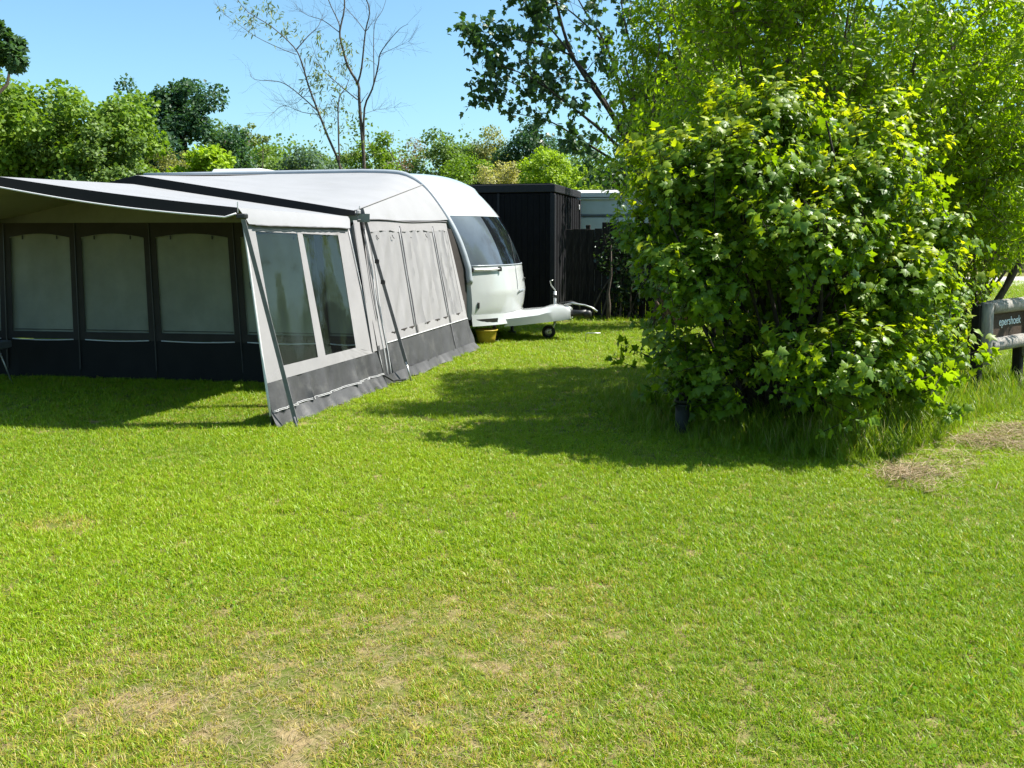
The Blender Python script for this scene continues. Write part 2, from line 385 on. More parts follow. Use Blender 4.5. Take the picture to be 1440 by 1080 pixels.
# roof: front cap then long flat roof with a slight crown
rt = tgrid(-1, 1, 22)
segr = [(np.interp(1.99, [p[1] for p in pf], [p[0] for p in pf]), 1.99)] + [p for p in pf if p[1] > 2.0] + [(-3.4, 2.66), (-4.6, 2.66), (-5.8, 2.655), (-6.8, 2.62), (-7.1, 2.5), (-7.18, 2.2), (-7.2, .42)]
def rfn(u, v):
    s, z = segr[round(v * (len(segr) - 1))]; t = rt[round(u * 22)]
    p = skin(s, z, t); p.z += .05 * (1 - t * t) * (1 if z > 2.4 else 0); return p
MB().grid(rfn, 22, len(segr) - 1).build('roof_shell', 'carwhite', van, True)
for sgn in (-1, 1):
    ring = [CW(s, sgn * 1.149, z) for s, z in pf] + [CW(s, sgn * 1.149, z) for s, z in segr if s < -2.9] + [CW(-7.2, sgn * 1.149, .4)]
    MB().add(ring, [tuple(range(len(ring)))]).build('side_wall', 'carwhite', van)
mb = MB(); mb.tube([CW(s - .012, -1.155, z + .012) for s, z in pf if z > .95] + [CW(s, -1.155, 2.668) for s in (-3.5, -4.5, -5.6, -6.7)], .05, 12)
mb.build('awning_rail', 'carrail', van, True)
MB().tube([CW(s - .012, 1.155, z + .012) for s, z in pf if z > .95] + [CW(-6.7, 1.155, 2.668)], .034, 10).build('awning_rail', 'carrail', van, True)
# bottom lip and floor
def lip(z0, z1, e0, e1):
    ts = tgrid(-1, 1, 24)
    def fn(u, v):
        t = ts[round(u * 24)]; z = [z0, (z0 + z1) / 2, z1][round(v * 2)]; e = [e0, e1 + .02, e1][round(v * 2)]
        return skin(-1.09 + e * .3, z, t, e)
    return MB().grid(fn, 24, 2)
lip(.30, .468, .07, .015).build('front_skirt', 'carwhite', van, True, .012)
MB().box(CW(-4.1, 0, .36), (6.0, 2.2, .12), (ca, cd, V(0, 0, 1))).build('underbody', 'blackplastic', van)
def on_skin(q0, z, t, out=.012): return skin(-1.09 if z < 1.0 else np.interp(z, [p[1] for p in pf], [p[0] for p in pf]), z, t) + ca * out
g = MB(); g.tube([on_skin(0, 1.165, t, .03) for t in np.linspace(-.985, -.62, 9)], .014, 8); g.build('grab_handle', 'steel', van, True)
for t in (-.985, -.62): MB().box(on_skin(0, 1.165, t, .02), (.06, .03, .07), (ca, cd, V(0, 0, 1)), .008).build('handle_bracket', 'blackplastic', van)
ts_ = [-.97, -.9, -.8, -.7]
g = MB().grid(lambda u, v: skin(-1.09 + .03 * .3, .335 + .07 * v, -.985 + .30 * u, .072), 8, 2); g.build('vent_grille', 'blackplastic', van, True, .006)
g = MB().tube([on_skin(0, z, -.28 + .1 * (z - .5), .002) for z in np.linspace(.47, 1.21, 9)], .004, 5); g.build('panel_seam', 'trim', van)
MB().box(on_skin(0, .98, .12, .012), (.02, .09, .035), (ca, cd, V(0, 0, 1)), .006).build('locker_latch', 'blackplastic', van)
g = MB().tube([skin(-1.14, 1.222, t) + ca * .008 for t in np.linspace(-.97, .97, 25)], .011, 6); g.build('window_trim', 'carrail', van, True)
g = MB().box(CW(-5.25, -.45, 2.73), (.95, .75, .13), (ca, cd, V(0, 0, 1)), .07).build('roof_hatch', 'whiteroof', van)
MB().box(CW(-4.15, .1, 2.74), (.22, .22, .07), (ca, cd, V(0, 0, 1)), .03).build('roof_vent', 'whiteroof', van)
# drawbar cover: lofted wedge
secs = [(-.70, .62, .25, .44), (-.45, .52, .27, .47), (-.2, .40, .295, .50), (-.08, .33, .305, .545), (.02, .27, .315, .56), (.18, .20, .33, .535), (.24, .17, .34, .53), (.27, .16, .345, .50)]
mb = MB(); rings = []
for q, h, zb, zt in secs:
    zm = zb + (zt - zb) * .62
    rings.append([CW(q, -h, zb), CW(q, h, zb), CW(q, h, zm), CW(q, h * .72, zt), CW(q, h * .3, zt + .012), CW(q, -h * .3, zt + .012), CW(q, -h * .72, zt), CW(q, -h, zm)])
vs_ = [v for r in rings for v in r]; fs = [(i * 8 + j, i * 8 + (j + 1) % 8, (i + 1) * 8 + (j + 1) % 8, (i + 1) * 8 + j) for i in range(len(rings) - 1) for j in range(8)]
fs += [tuple(range(8)), tuple((len(rings) - 1) * 8 + j for j in range(8))]
mb.add(vs_, fs).build('drawbar_cover', 'carwhite', van, 'auto')
MB().tube([CW(.2, 0, .43), CW(.42, 0, .43), CW(.52, 0, .45)], [.06, .05, .045], 10).box(CW(.53, 0, .42), (.14, .1, .12), (ca, cd, V(0, 0, 1)), .03).build('coupling_head', 'blackplastic', van, True)
MB().tube([CW(.16, -.05, .56), CW(.30, -.08, .60), CW(.36, -.08, .585), CW(.50, -.08, .57), CW(.62, -.08, .53), CW(.70, -.08, .47)], [.018, .016, .014, .013, .015, .018], 8).build('handbrake_lever', 'steel', van, True)
MB().tube([CW(.02, .1, .57), CW(.12, .0, .60), CW(.26, .05, .615), CW(.36, .1, .58), CW(.40, .1, .5)], .009, 6).build('breakaway_cable', 'blackplastic', van, True)
MB().tube([CW(.0, .0, .26), CW(.0, 0, .78)], .024, 12).build('jockey_stem', 'steel', van, True)
MB().tube([CW(.0, 0, .68), CW(.0, 0, .73)], .032, 12).build('jockey_collar', 'blackplastic', van, True)
MB().tube([CW(0, 0, .76), CW(0, 0, .80), CW(-.06, -.02, .88), CW(-.075, -.02, .95), CW(-.03, -.02, .96)], .01, 8).build('crank_handle', 'steel', van, True)
wl = MB()
wc = CW(-.1, -.02, .115)
def ringprof(c, ax, prof_, n=24):
    o = MB(); u = ax.orthogonal().normalized(); b = ax.cross(u); vs2 = []; m_ = len(prof_)
    for i in range(n):
        a = 2 * math.pi * i / n
        for h, r in prof_: vs2.append(c + ax * h + (u * math.cos(a) + b * math.sin(a)) * r)
    f2 = [(i * m_ + j, i * m_ + j + 1, ((i + 1) % n) * m_ + j + 1, ((i + 1) % n) * m_ + j) for i in range(n) for j in range(m_ - 1)]
    f2 += [tuple(i * m_ for i in range(n)), tuple(i * m_ + m_ - 1 for i in reversed(range(n)))]
    return o.add(vs2, f2)
jw = ringprof(wc, cd, [(-.03, .055), (-.035, .085), (-.02, .11), (.02, .11), (.035, .085), (.03, .055)]).build('jockey_wheel', 'rubber', van, True)
ringprof(wc, cd, [(-.036, .02), (-.034, .058), (.034, .058), (.036, .02)]).build('hub', 'steel', jw, True)
MB().tube([CW(0, 0, .28), CW(-.02, -.02, .2), wc + cd * .045], .018, 8).tube([CW(-.02, -.02, .2), wc - cd * .045], .016, 8).build('wheel_fork', 'steel', van, True)
for wq in (-.62, .62):
    MB().box(CW(-.86, wq, .17), (.05, .07, .30), (ca, cd, V(0, 0, 1)), .01).box(CW(-.86, wq, .02), (.14, .12, .03), (ca, cd, V(0, 0, 1)), .01).build('corner_steady', 'blackplastic', van)
for wq in (-.98, .98):
    for q in (-4.2,):
        t_ = ringprof(CW(q, wq, .30), cd, [(-.08, .2), (-.09, .26), (-.06, .31), (.06, .31), (.09, .26), (.08, .2)]).build('wheel', 'rubber', van, True)
        ringprof(CW(q, wq, .30), cd, [(-.085, .05), (-.07, .2), (.07, .2), (.085, .05)]).build('rim', 'steel', t_, True)

for t in (-.93, .93): MB().box(on_skin(0, .62, t, .014), (.03, .05, .10), (ca, cd, V(0, 0, 1)), .01).build('marker_light', 'blackplastic', van)
g = MB().tube([on_skin(0, .60, t, .004) for t in np.linspace(-.96, .96, 30)], .0035, 5); g.build('panel_seam', 'trim', van)
MB().box(on_skin(0, .80, -.1, .01), (.012, .34, .03), (ca, cd, V(0, 0, 1)), .004).build('locker_handle', 'carrail', van)
# yellow tub under the nose
tub = thing('plastic_tub', 'yellow plastic tub on the grass under the caravan nose', 'tub')
tc_ = V(-.40, 12.88, .0)
o_ = ringprof(tc_, V(0, 0, 1), [(.0, .02), (.0, .13), (.10, .145), (.20, .165), (.21, .18), (.225, .18), (.225, .165), (.21, .155), (.02, .12), (.02, .02)], 28).build('tub_body', 'yellow', tub, True)
MB().tube([tc_ + V(math.cos(a) * .185, math.sin(a) * .185, .21 - .06 * math.sin((a - .4) / 2.4 * math.pi)) for a in np.linspace(.4, 2.8, 12)], .006, 6).build('handle', 'blackplastic', tub, True)

# thin bent rod by the hitch
rod = MB().tube([V(1.17, 13.05, -.02), V(1.17, 13.05, .13), V(1.19, 13.05, .145), V(1.40, 13.0, .15)], .007, 6).build('metal_rod', 'steel', None, True)
tag(rod, 'thin bent metal rod stuck in the grass by the caravan hitch', 'rod')

# ------------------------------------------------------------------ awning (main tent)
def lerp(a, b, t): return a + (b - a) * t
def wrinkle(seed, amp, fx, fz):
    r = random.Random(seed); ph = [r.uniform(0, 6.28) for _ in range(6)]
    def f(s, z): return amp * (.5 * math.sin(fx * s + ph[0] + 1.3 * z) + .3 * math.sin(fx * 2.3 * s + ph[1] - fz * z) + .2 * math.sin(fx * 3.9 * s + 2 * z + ph[2]) + .25 * math.sin(fz * z + ph[3] + 2 * s))
    return f
def wallfn(B0, B1, T0, T1, h):
    nrm = (B1 - B0).cross(T0 - B0).normalized()
    def f(s, z, off=0): return lerp(lerp(B0, B1, s), lerp(T0, T1, s), z / h) + nrm * off
    f.n = nrm; return f
def panel(name, mat, wf, s0, s1, z0, z1, parent, nu=6, nv=6, off=0, wr=None, top=None, bot=None, solid=.003, left=None, right=None):
    def fn(u, v):
        s = lerp(s0, s1, u); a = z0 + (bot(u) if bot else 0); b = z1 + (top(u) if top else 0)
        if right: s = lerp(s0, s1 + right(v), u)
        z = lerp(a, b, v); return wf(s, z, off + (wr(s, z) if wr else 0))
    return MB().grid(fn, nu, nv).build(name, mat, parent, True, solid)
tent = thing('awning_tent', 'grey caravan awning with curtained side windows and dark skirt along the caravan', 'awning')
Mb, Jb, Ms, Js = V(-1.44, 9.27, 0), V(-.60, 12.09, 0), V(-1.73, 9.42, 1.87), V(-1.0, 12.55, 1.89)
W = wallfn(Mb, Jb, Ms, Js, 1.88)
Mtop, Pk, Lf = V(-1.79, 9.40, 1.965), V(-4.47, 9.9, 2.40), V(-6.6, 10.22, 1.86)
def railpt(s): return CW(s, -1.165, rail_z(s) + .005)
SH = -1.86
# roof
def r1(u, v):
    f = lerp(Mtop, Pk, u); b = railpt(lerp(SH, -4.3, u)); p = lerp(f, b, v); p.z -= .05 * math.sin(math.pi * v) * (.4 + .6 * math.sin(math.pi * u)); return p
def r2(u, v):
    f = lerp(Pk, Lf, u); b = railpt(lerp(-4.3, -6.6, u)); p = lerp(f, b, v); p.z -= .04 * math.sin(math.pi * v) * math.sin(math.pi * u); return p
rf = MB().grid(r1, 20, 10).grid(r2, 12, 10).build('roof', 'roofcloth', tent, 'auto', .004)
# side gable between seam, hip and rail
def gfn(u, v):
    lo = lerp(Ms, Js, u) + W.n * .0; up = lerp(Mtop, railpt(SH), u); p = lerp(lo, up, v)
    if v <= 1:
        sj = lerp(-1.44, SH, v); c = railpt(sj); e = lerp(Js, railpt(SH), v); p = p + (c - e) * (u ** 3)
    p.z -= .0; return p
MB().grid(gfn, 14, 8).build('side_gable', 'roofcloth', tent, True, .004)
MB().tube([lerp(Mtop, railpt(SH), t) + V(.01, 0, .006) for t in np.linspace(0, 1, 8)], .007, 6).build('hip_seam', 'canvas', tent, True)
MB().tube([W(s, 1.875, .012) + V(0, 0, .012 * math.sin(s * 9)) for s in np.linspace(-.02, 1.0, 12)], .008, 6).build('valance_seam', 'strap', tent, True)
# side wall strips (light)
wr1 = wrinkle(1, .012, 14, 5)
panel('corner_strip', 'canvas', W, -.055, .065, .40, 1.87, tent, 3, 10)
panel('head_strip', 'canvas', W, .065, 1.0, 1.795, 1.87, tent, 14, 2)
panel('edge_strip', 'canvas', W, .985, 1.035, .44, 1.795, tent, 2, 10, right=lambda v: -.035 * v * v)
bounds = [(.065, .365), (.395, .775), (.80, .985)]
for k, (a, b) in enumerate(bounds):
    wv = wrinkle(10 + k, .026 if k else .012, 62 + 12 * k, 3)
    def fold(s, z, a=a, b=b, wv=wv):
        e = min(1, 6 * min((s - a), (b - s)) / (b - a)); e = max(0, e); diag = .012 * math.sin(48 * s - 9 * z + k) * max(0, 1 - abs(z - .9))
        return -.005 + e * ((wv(s, z) + diag) * 1.1 + .012 * max(0, math.sin(70 * s - 16 * z + 2 * k)) ** 4)
    panel('curtain', 'curtain', W, a, b, .555, 1.745, tent, 26, 22, wr=fold, top=lambda u: .018 * math.sin(math.pi * u) - .01)
    panel('window_head', 'canvas', W, a, b, 1.74, 1.795, tent, 10, 2, off=.004, bot=lambda u: .02 * math.sin(math.pi * u) - .012 * abs(math.sin(9 * u)))
    panel('window_sill', 'canvas', W, a, b, .455, .565, tent, 8, 2, off=.008)
    for u in ((.3, .62, .9) if k < 2 else (.6,)):
        s = lerp(a, b, u); panel('sill_pleat', 'frame', W, s - .03, s + .03, .553, .562, tent, 4, 1, off=.0125, bot=lambda q: -.022 * (1 - abs(2 * q - 1)) ** 2)
    for u in ((.2, .72) if k < 2 else ()):
        s = lerp(a, b, u); MB().tube([W(s, 1.70, .012), W(s, 1.665, .02), W(s + .01, 1.655, .02)], .005, 5).build('curtain_hook', 'blackplastic', tent)
for s in (.38, .7875):
    panel('panel_strip', 'canvas', W, s - .015 if s < .5 else s - .0125, s + .015 if s < .5 else s + .0125, .44, 1.795, tent, 2, 6, off=.002)
    MB().tube([W(s, z, .012 + .003 * math.sin(z * 9)) for z in np.linspace(.04 if s > .5 else .46, 1.81, 10)], .008, 6).build('zip_cover', 'strap', tent, True)
    MB().tube([W(s - .014, z, .012) for z in np.linspace(.46, 1.79, 8)], .005, 5).build('piping', 'piping', tent, True)
for s in (.03, .06):
    MB().tube([W(s + .006 * math.sin(z * 6), z, .012) for z in np.linspace(.05, 1.8, 12)], .006, 6).build('piping', 'piping', tent, True)
MB().tube([W(.012 + .008 * math.sin(z * 4), z, .02) for z in np.linspace(.75, 1.85, 9)], .007, 6).build('zip_cover', 'strap', tent, True)
MB().tube([W(s, .452, .01) for s in np.linspace(.06, 1.03, 14)], .006, 6).build('piping', 'piping', tent, True)
wsk = wrinkle(5, .03, 22, 6)
panel('skirt', 'skirt', W, -.01, 1.04, .10, .45, tent, 60, 8, wr=lambda s, z: (wsk(s, z) + .03 * max(0, math.sin(s * 61 + 5 * z)) ** 5) * (1.05 - z / .46) * 1.2)
panel('mud_flap', 'skirt', W, -.01, 1.04, -.01, .105, tent, 80, 5, wr=lambda s, z: .025 + (1 - z / .11) * (.05 + .09 * (float(fnoise(s * 9, 2.2, 1.0)) - .5) + .07 * (float(vnoise(s * 31, 5.1, 1.0)) - .5)), top=lambda u: .0, bot=lambda u: .012 * math.sin(u * 37))
# dark flap closing the gap to the caravan side
def fl(u, v):
    z = lerp(.1, 1.78, v); a = W(1.03 - .035 * ((z - .44) / 1.35) ** 2 if z > .44 else 1.04, z, .0); s_ = float(np.interp(z, [.1, 1.2, 1.6, 1.9], [-1.16, -1.16, -1.28, -1.43])); b = CW(s_, -1.16, z); return lerp(a, b, u)
MB().grid(fl, 4, 14).build('side_flap', 'frame', tent, True, .004)
# front wall
fd = V(-.992, .128, 0)
Fm, FL = Mb + V(0, .03, 0), Mb + fd * 6.1 + V(0, .03, 0)
FW = wallfn(FL, Fm, FL + V(0, .10, 1.84), Fm + V(-.17, .10, 1.84), 1.84)     # s: 0 far left .. 1 at the corner; normal faces the camera
if FW.n.y > 0: FW.n.negate()
_n = FW.n.copy()
def FWf(s, z, off=0): return lerp(lerp(FL, Fm, s), lerp(FL + V(0, .10, 1.84), Fm + V(-.17, .10, 1.84), s), z / 1.84) + _n * off
posts = [6.1 - k for k in (6.05, 4.67, 3.72, 2.75, 1.68, .68, .16)]; posts = [p / 6.1 for p in posts]
pw = .078 / 6.1
for k in range(len(posts) - 1):
    a, b = posts[k] + pw, posts[k + 1] - pw
    wv = wrinkle(40 + k, .014, 55, 3)
    panel('window_curtain', 'inner', FWf, a - .008, b + .008, .53, 1.74, tent, 22, 14, off=-.03, wr=wv)
    arch = lambda u: .045 * math.sin(math.pi * u)
    panel('window_head', 'frame', FWf, a, b, 1.665, 1.84, tent, 12, 2, bot=arch)
    MB().tube([FWf(lerp(a, b, u), 1.665 + arch(u), .004) for u in np.linspace(0, 1, 12)], .003, 5).build('window_piping', 'inner', tent, True)
    panel('window_sill', 'frame', FWf, a, b, .46, .545, tent, 6, 2)
    MB().tube([FWf(lerp(a, b, u), .57, -.012) for u in np.linspace(.02, .98, 10)], .004, 5).build('curtain_hem', 'frame', tent, True)
    MB().tube([FWf(lerp(a, b, u), .455 - .012 * math.sin(math.pi * u), .006) for u in np.linspace(0, 1, 10)], .007, 6).build('piping', 'piping', tent, True)
    for u in (.2, .78): MB().box(FWf(lerp(a, b, u), 1.665 + arch(u) - .02, -.01), (.012, .012, .055)).build('curtain_hook', 'blackplastic', tent)
    wk = wrinkle(60 + k, .02, 40, 7)
    panel('front_skirt', 'navy', FWf, posts[k] if k else a, posts[k + 1], -.01, .455, tent, 20, 6, wr=lambda s, z, wk=wk: wk(s, z) * (1 - z / .46))
for k, p in enumerate(posts):
    panel('window_post', 'frame', FWf, p - pw, p + pw, .45, 1.84, tent, 2, 6)
    MB().tube([FWf(p, z, .008) for z in np.linspace(.1, 1.83, 6)], .009, 6).build('zip_cover', 'blackplastic', tent)
# gable infill above the front wall
def gi(u, v):
    lo = FWf(u, 1.84); x = lo.x
    up_z = float(np.interp(x, [Lf.x, Pk.x, Mtop.x], [Lf.z - .03, Pk.z - .03, Mtop.z - .03])); up_y = float(np.interp(x, [Lf.x, Pk.x, Mtop.x], [Lf.y, Pk.y, Mtop.y])) + .02; return lerp(lo, V(x, up_y, max(up_z, 1.845)), v)
MB().grid(gi, 30, 3).build('front_gable', 'inner', tent, True, .003)
# dark front valance of the main roof
def band(path, drop, fwd):
    def fn(u, v):
        n = len(path) - 1; i = min(int(u * n), n - 1); p = lerp(path[i], path[i + 1], u * n - i)
        d = drop * min(1, .45 + 5 * min(u, 1 - u)); return p + V(fwd.x, fwd.y, 0) * v - V(0, 0, d * v)
    return MB().grid(fn, 32, 2)
fwd = V(-.12, -.99, 0)
band([Mtop + V(.02, -.01, .004), lerp(Mtop, Pk, .5) + V(0, -.01, .012), Pk + V(0, -.01, .006), Lf + V(0, -.01, .004)], .115, fwd * .02).build('front_valance', 'navy', tent, True, .004)
MB().box(Mtop + V(.055, .03, -.01), (.035, .10, .06), (V(.96, -.25, 0), V(.25, .96, 0), V(0, 0, 1)), .015).build('corner_sleeve', 'roofcloth', tent)
MB().tube([Mtop + V(.06, .03, -.05), Mtop + V(.062, .03, .06)], .005, 6).build('pole_spike', 'steel', tent)
for t in (0.0, .33, .95):
    b_ = lerp(Mb + V(-.1, .1, 0), FL, t); tp = lerp(Mtop, Pk, min(1, t * 2)) + V(0, .08, -.05); MB().tube([b_, V(b_.x, tp.y, tp.z) if t else tp], .014, 8).build('pole', 'pole', tent, True)

# storm strap from the awning corner
def strap_thing(name, label, p, q, wid, side, spike=True):
    t = thing(name, label, 'strap', loc=(0, 0, 0)); p, q = Vector(p), Vector(q); e = lerp(p, q, .90 if spike else 1)
    strip(p, e, wid, side, .006).build('webbing', 'strap', t)
    for f in (.30, .42): MB().box(lerp(p, q, f), (wid * 1.35, .022, .05), (Vector(side).normalized(), V(0, 1, 0).cross(V(0, 0, 1)).cross(V(0, 0, 1)), V(0, 0, 1)), .006).build('buckle', 'blackplastic', t)
    MB().tube([lerp(p, q, .885), q + (q - p).normalized() * .06], .012, 8).build('ground_spike', 'steel', t, True)
    return t
strap_thing('storm_strap', 'grey storm strap with steel spike running from the awning corner to the grass', Mtop + V(.085, .05, .03), V(-1.17, 9.54, .0), .042, (1, -.3, 0))

# ------------------------------------------------------------------ sun canopy in front of the awning
can = thing('sun_canopy', 'grey sun canopy with navy front edge and clear windowed side panel', 'canopy')
Cr, Fp, Fl = V(-2.40, 7.28, 1.93), V(-4.78, 7.70, 2.235), V(-7.2, 8.1, 1.88)
Mr, Pb, Lb = V(-1.85, 9.42, 1.90), V(-4.47, 9.93, 2.295), V(-6.6, 10.25, 1.80)
def k1(u, v): p = lerp(lerp(Cr, Fp, u), lerp(Mr, Pb, u), v); p.z -= .035 * math.sin(math.pi * u) * (.5 + .5 * math.sin(math.pi * v)) * (1 - v ** 4); return p
def k2(u, v): p = lerp(lerp(Fp, Fl, u), lerp(Pb, Lb, u), v); p.z -= .03 * math.sin(math.pi * u); return p
cro = MB().grid(k1, 20, 10).grid(k2, 12, 10).build('roof', 'underside', can, 'auto', .004); cro.data.materials.append(M['roofcloth']); cro.modifiers['thickness'].material_offset = 1; cro.modifiers['thickness'].use_flip_normals = False
def cpath(k): return k1(k, 0) + V(0, -.006, .006)
def bfn(u, v):
    p = k1(u * 1.0, 0) if u <= 1 else None; d = .088 + .02 * math.sin(math.pi * u); d *= min(1, .55 + 14 * u)
    return p + V(-.12, -.99, 0) * .025 * v + V(0, -.008, .006 - d * v)
MB().grid(bfn, 30, 2).build('front_valance', 'navy', can, True, .004)
MB().tube([bfn(u, 1.0) + V(0, -.004, -.004) for u in np.linspace(0, 1, 24)], .0085, 6).build('valance_piping', 'piping', can, True)
def bfn2(u, v): p = k2(u, 0); return p + V(0, -.03 * v - .008, .006 - .1 * v)
MB().grid(bfn2, 20, 2).build('front_valance', 'navy', can, True, .004)
MB().tube([Fp + V(.01, -.05, -.05), Fp + V(0, .02, -.06), lerp(Fp, Pb, .5) + V(0, 0, -.05), Pb + V(0, 0, -.05)], .014, 8).build('ridge_pole', 'pole', can, True)
MB().box(Fp + V(.03, -.05, -.085), (.07, .03, .035), None, .01).build('pole_cap', 'piping', can)
MB().tube([k1(u, 0) + V(0, .015, -.03) for u in np.linspace(0, 1, 16)], .013, 8).build('front_pole', 'pole', can, True)
# side valance
K = wallfn(V(-2.11, 7.25, 0), V(-1.46, 9.2, 0), V(-2.36, 7.35, 1.82), V(-1.83, 9.2, 1.80), 1.81)
_kn = K.n.copy()
if _kn.x < 0: _kn.negate()
_B0, _B1, _T0, _T1 = V(-2.11, 7.25, 0), V(-1.46, 9.2, 0), V(-2.36, 7.35, 1.82), V(-1.83, 9.2, 1.80)
def KW(s, z, off=0): return lerp(lerp(_B0, _B1, s), lerp(_T0, _T1, s), z / 1.81) + _kn * off
def svf(u, v):
    p = k1(0, u); q = KW(u, 1.78, .035) + V(0, 0, .02 * (float(fnoise(u * 9, 4.4, 1.0)) - .5)); return lerp(p + V(.004, 0, .004), q, v) + _kn * (.005 * math.sin(math.pi * v))
MB().grid(svf, 30, 4).build('side_valance', 'roofcloth', can, True, .003)
MB().tube([svf(u, 1) + V(.004, 0, -.006) for u in np.linspace(.05, .97, 24)], .006, 5).build('valance_cord', 'strap', can, True)
def gus(u, v):
    z = lerp(.95, 1.84, v); return lerp(KW(1.0 + .05 * (z - .385) / 1.41 * 1.0, min(z, 1.80), .002), W(-.05, z, .004), u)
MB().grid(gus, 4, 10).build('corner_gusset', 'canvas', can, True, .003)
# light frame of the side panel, split round two clear windows
def kp(name, mat, s0, s1, z0, z1, **kw): return panel(name, mat, KW, s0, s1, z0, z1, can, **kw)
def kquad(name, mat, c, nu=3, nv=10, off=0, wr=None):     # corners (s, z): bl, br, tr, tl
    def fn(u, v):
        s = lerp(lerp(c[0][0], c[1][0], u), lerp(c[3][0], c[2][0], u), v); z = lerp(lerp(c[0][1], c[1][1], u), lerp(c[3][1], c[2][1], u), v)
        return KW(s, z, off + (wr(s, z) if wr else 0))
    return MB().grid(fn, nu, nv).build(name, mat, can, True, 0 if mat == 'film' else .003)
kquad('frame_strip', 'canvas', [(-.01, .385), (.10, .50), (.07, 1.72), (-.01, 1.81)])
kquad('frame_strip', 'canvas', [(.43, .49), (.50, .49), (.49, 1.705), (.44, 1.715)])
kquad('frame_strip', 'canvas', [(.81, .49), (1.0, .385), (1.05, 1.80), (.87, 1.70)])
kquad('frame_strip', 'canvas', [(.07, 1.72), (.87, 1.70), (1.05, 1.80), (-.01, 1.81)], 40, 3, 0, wrinkle(78, .008, 50, 4))
fwk = wrinkle(77, .007, 34, 4)
kquad('frame_strip', 'canvas', [(-.01, .385), (1.0, .385), (.81, .49), (.10, .50)], 40, 3, 0, fwk)
fw_ = wrinkle(90, .006, 12, 3)
kquad('clear_window', 'film', [(.095, .495), (.435, .485), (.445, 1.72), (.065, 1.725)], 10, 12, -.006, fw_)
kquad('clear_window', 'film', [(.495, .485), (.815, .485), (.875, 1.705), (.485, 1.71)], 10, 12, -.006, fw_)
wk2 = wrinkle(70, .028, 20, 5)
def vfold(s, z): return (wk2(s, z) + .02 * max(0, math.sin(s * 44 + 1)) ** 6 + .02 * max(0, math.sin(s * 29 - z * 5)) ** 8) * (1.08 - max(0, z - .1) / .3) * 1.35
kp('skirt', 'skirt', -.015, 1.02, .125, .385, nu=70, nv=10, wr=vfold)
kp('mud_flap', 'skirt', -.02, 1.03, -.012, .13, nu=90, nv=6, wr=lambda s, z: .012 + (1 - z / .14) * (.05 + .11 * (float(fnoise(s * 8, 9.2, 1.0)) - .5) + .07 * (float(vnoise(s * 27, 3.1, 1.0)) - .5)), top=lambda u: .01 * math.sin(u * 19), bot=lambda u: .01 * math.sin(u * 43))
for dz in (.0, .012): MB().tube([KW(s, .128 + dz, vfold(s, .128) + .012) for s in np.linspace(-.01, 1.02, 50)], .0025, 5).build('hem_stitching', 'piping', can, True)
MB().tube([KW(-.018, z, .004) for z in np.linspace(.10, 1.8, 10)], .011, 8).build('edge_piping', 'piping', can, True)
MB().tube([KW(.008, z, -.03) for z in np.linspace(0.0, 1.86, 6)], .012, 10).build('corner_pole', 'pole', can, True)
for z in (1.25, .78): MB().tube([KW(.004, z - .03, -.03), KW(.004, z + .03, -.03)], .018, 10).build('pole_clamp', 'blackplastic', can, True)
MB().tube([KW(1.0, z, .012) for z in np.linspace(.6, 1.75, 8)], .006, 6).build('edge_piping', 'piping', can, True)
MB().tube([KW(1.02, 1.3, .004), KW(1.04, .8, .008), KW(1.03, .3, .01), KW(1.02, .12, .03), KW(1.05, .04, .10), KW(1.13, .02, .17)], .012, 8).build('edge_cord', 'blackplastic', can, True)
MB().tube([KW(1.045, z, .006) for z in np.linspace(.12, 1.2, 8)], .007, 6).build('edge_piping', 'piping', can, True)
MB().box(Cr + V(.045, -.02, -.07), (.10, .05, .045), (V(.95, -.3, 0), V(.3, .95, 0), V(0, 0, 1)), .01).build('corner_buckle', 'blackplastic', can)
MB().tube([Cr + V(0, 0, -.04), Cr + V(.0, 0, .055)], .005, 6).build('pole_spike', 'steel', can)
st2 = thing('storm_strap', 'wide grey storm strap stretched across the clear panel of the sun canopy', 'strap')
p_, q_ = Cr + V(.05, -.03, -.07), V(-1.90, 7.24, -.02)
strip(p_, lerp(p_, q_, .97), .042, (1, -.2, 0), .005).build('webbing', 'strap', st2)
MB().tube([lerp(p_, q_, .94), q_ + (q_ - p_).normalized() * .05], .012, 8).build('ground_spike', 'strap', st2, True)

# camp chair under the canopy, mostly beyond the frame
ch = thing('camp_chair', 'folding camp chair with grey armrest and thin steel legs under the sun canopy', 'chair')
x0, y0 = -6.45, 9.12
MB().box((x0, y0, .40), (.5, .46, .03), None, .012).build('seat', 'chair', ch)
MB().box((x0 - .0, y0 + .27, .68), (.5, .03, .55), (V(1, 0, 0), V(0, .97, .24), V(0, -.24, .97)), .012).build('backrest', 'chair', ch)
for s in (-1, 1):
    MB().box((x0 + s * .29 + .28 * 0, y0 - .02, .565), (.055, .42, .05), None, .015).build('armrest', 'chair', ch)
    for dy in (-1, 1): MB().tube([V(x0 + s * .29, y0 - dy * .2, .55), V(x0 + s * .27, y0 + dy * .24, 0)], .011, 8).build('leg', 'steel', ch, True)
tb = thing('camp_table', 'small grey camp table on thin legs beside the chair under the canopy', 'table')
MB().box((-6.02, 9.3, .445), (.5, .4, .085), None, .012).build('table_top', 'chair', tb)
for sx in (-1, 1):
    for sy in (-1, 1): MB().tube([V(-6.02 + sx * .12, 9.3 + sy * .14, .41), V(-6.02 + sx * .245, 9.3 + sy * .17, -.005)], .008, 6).build('leg', 'steel', tb, True)

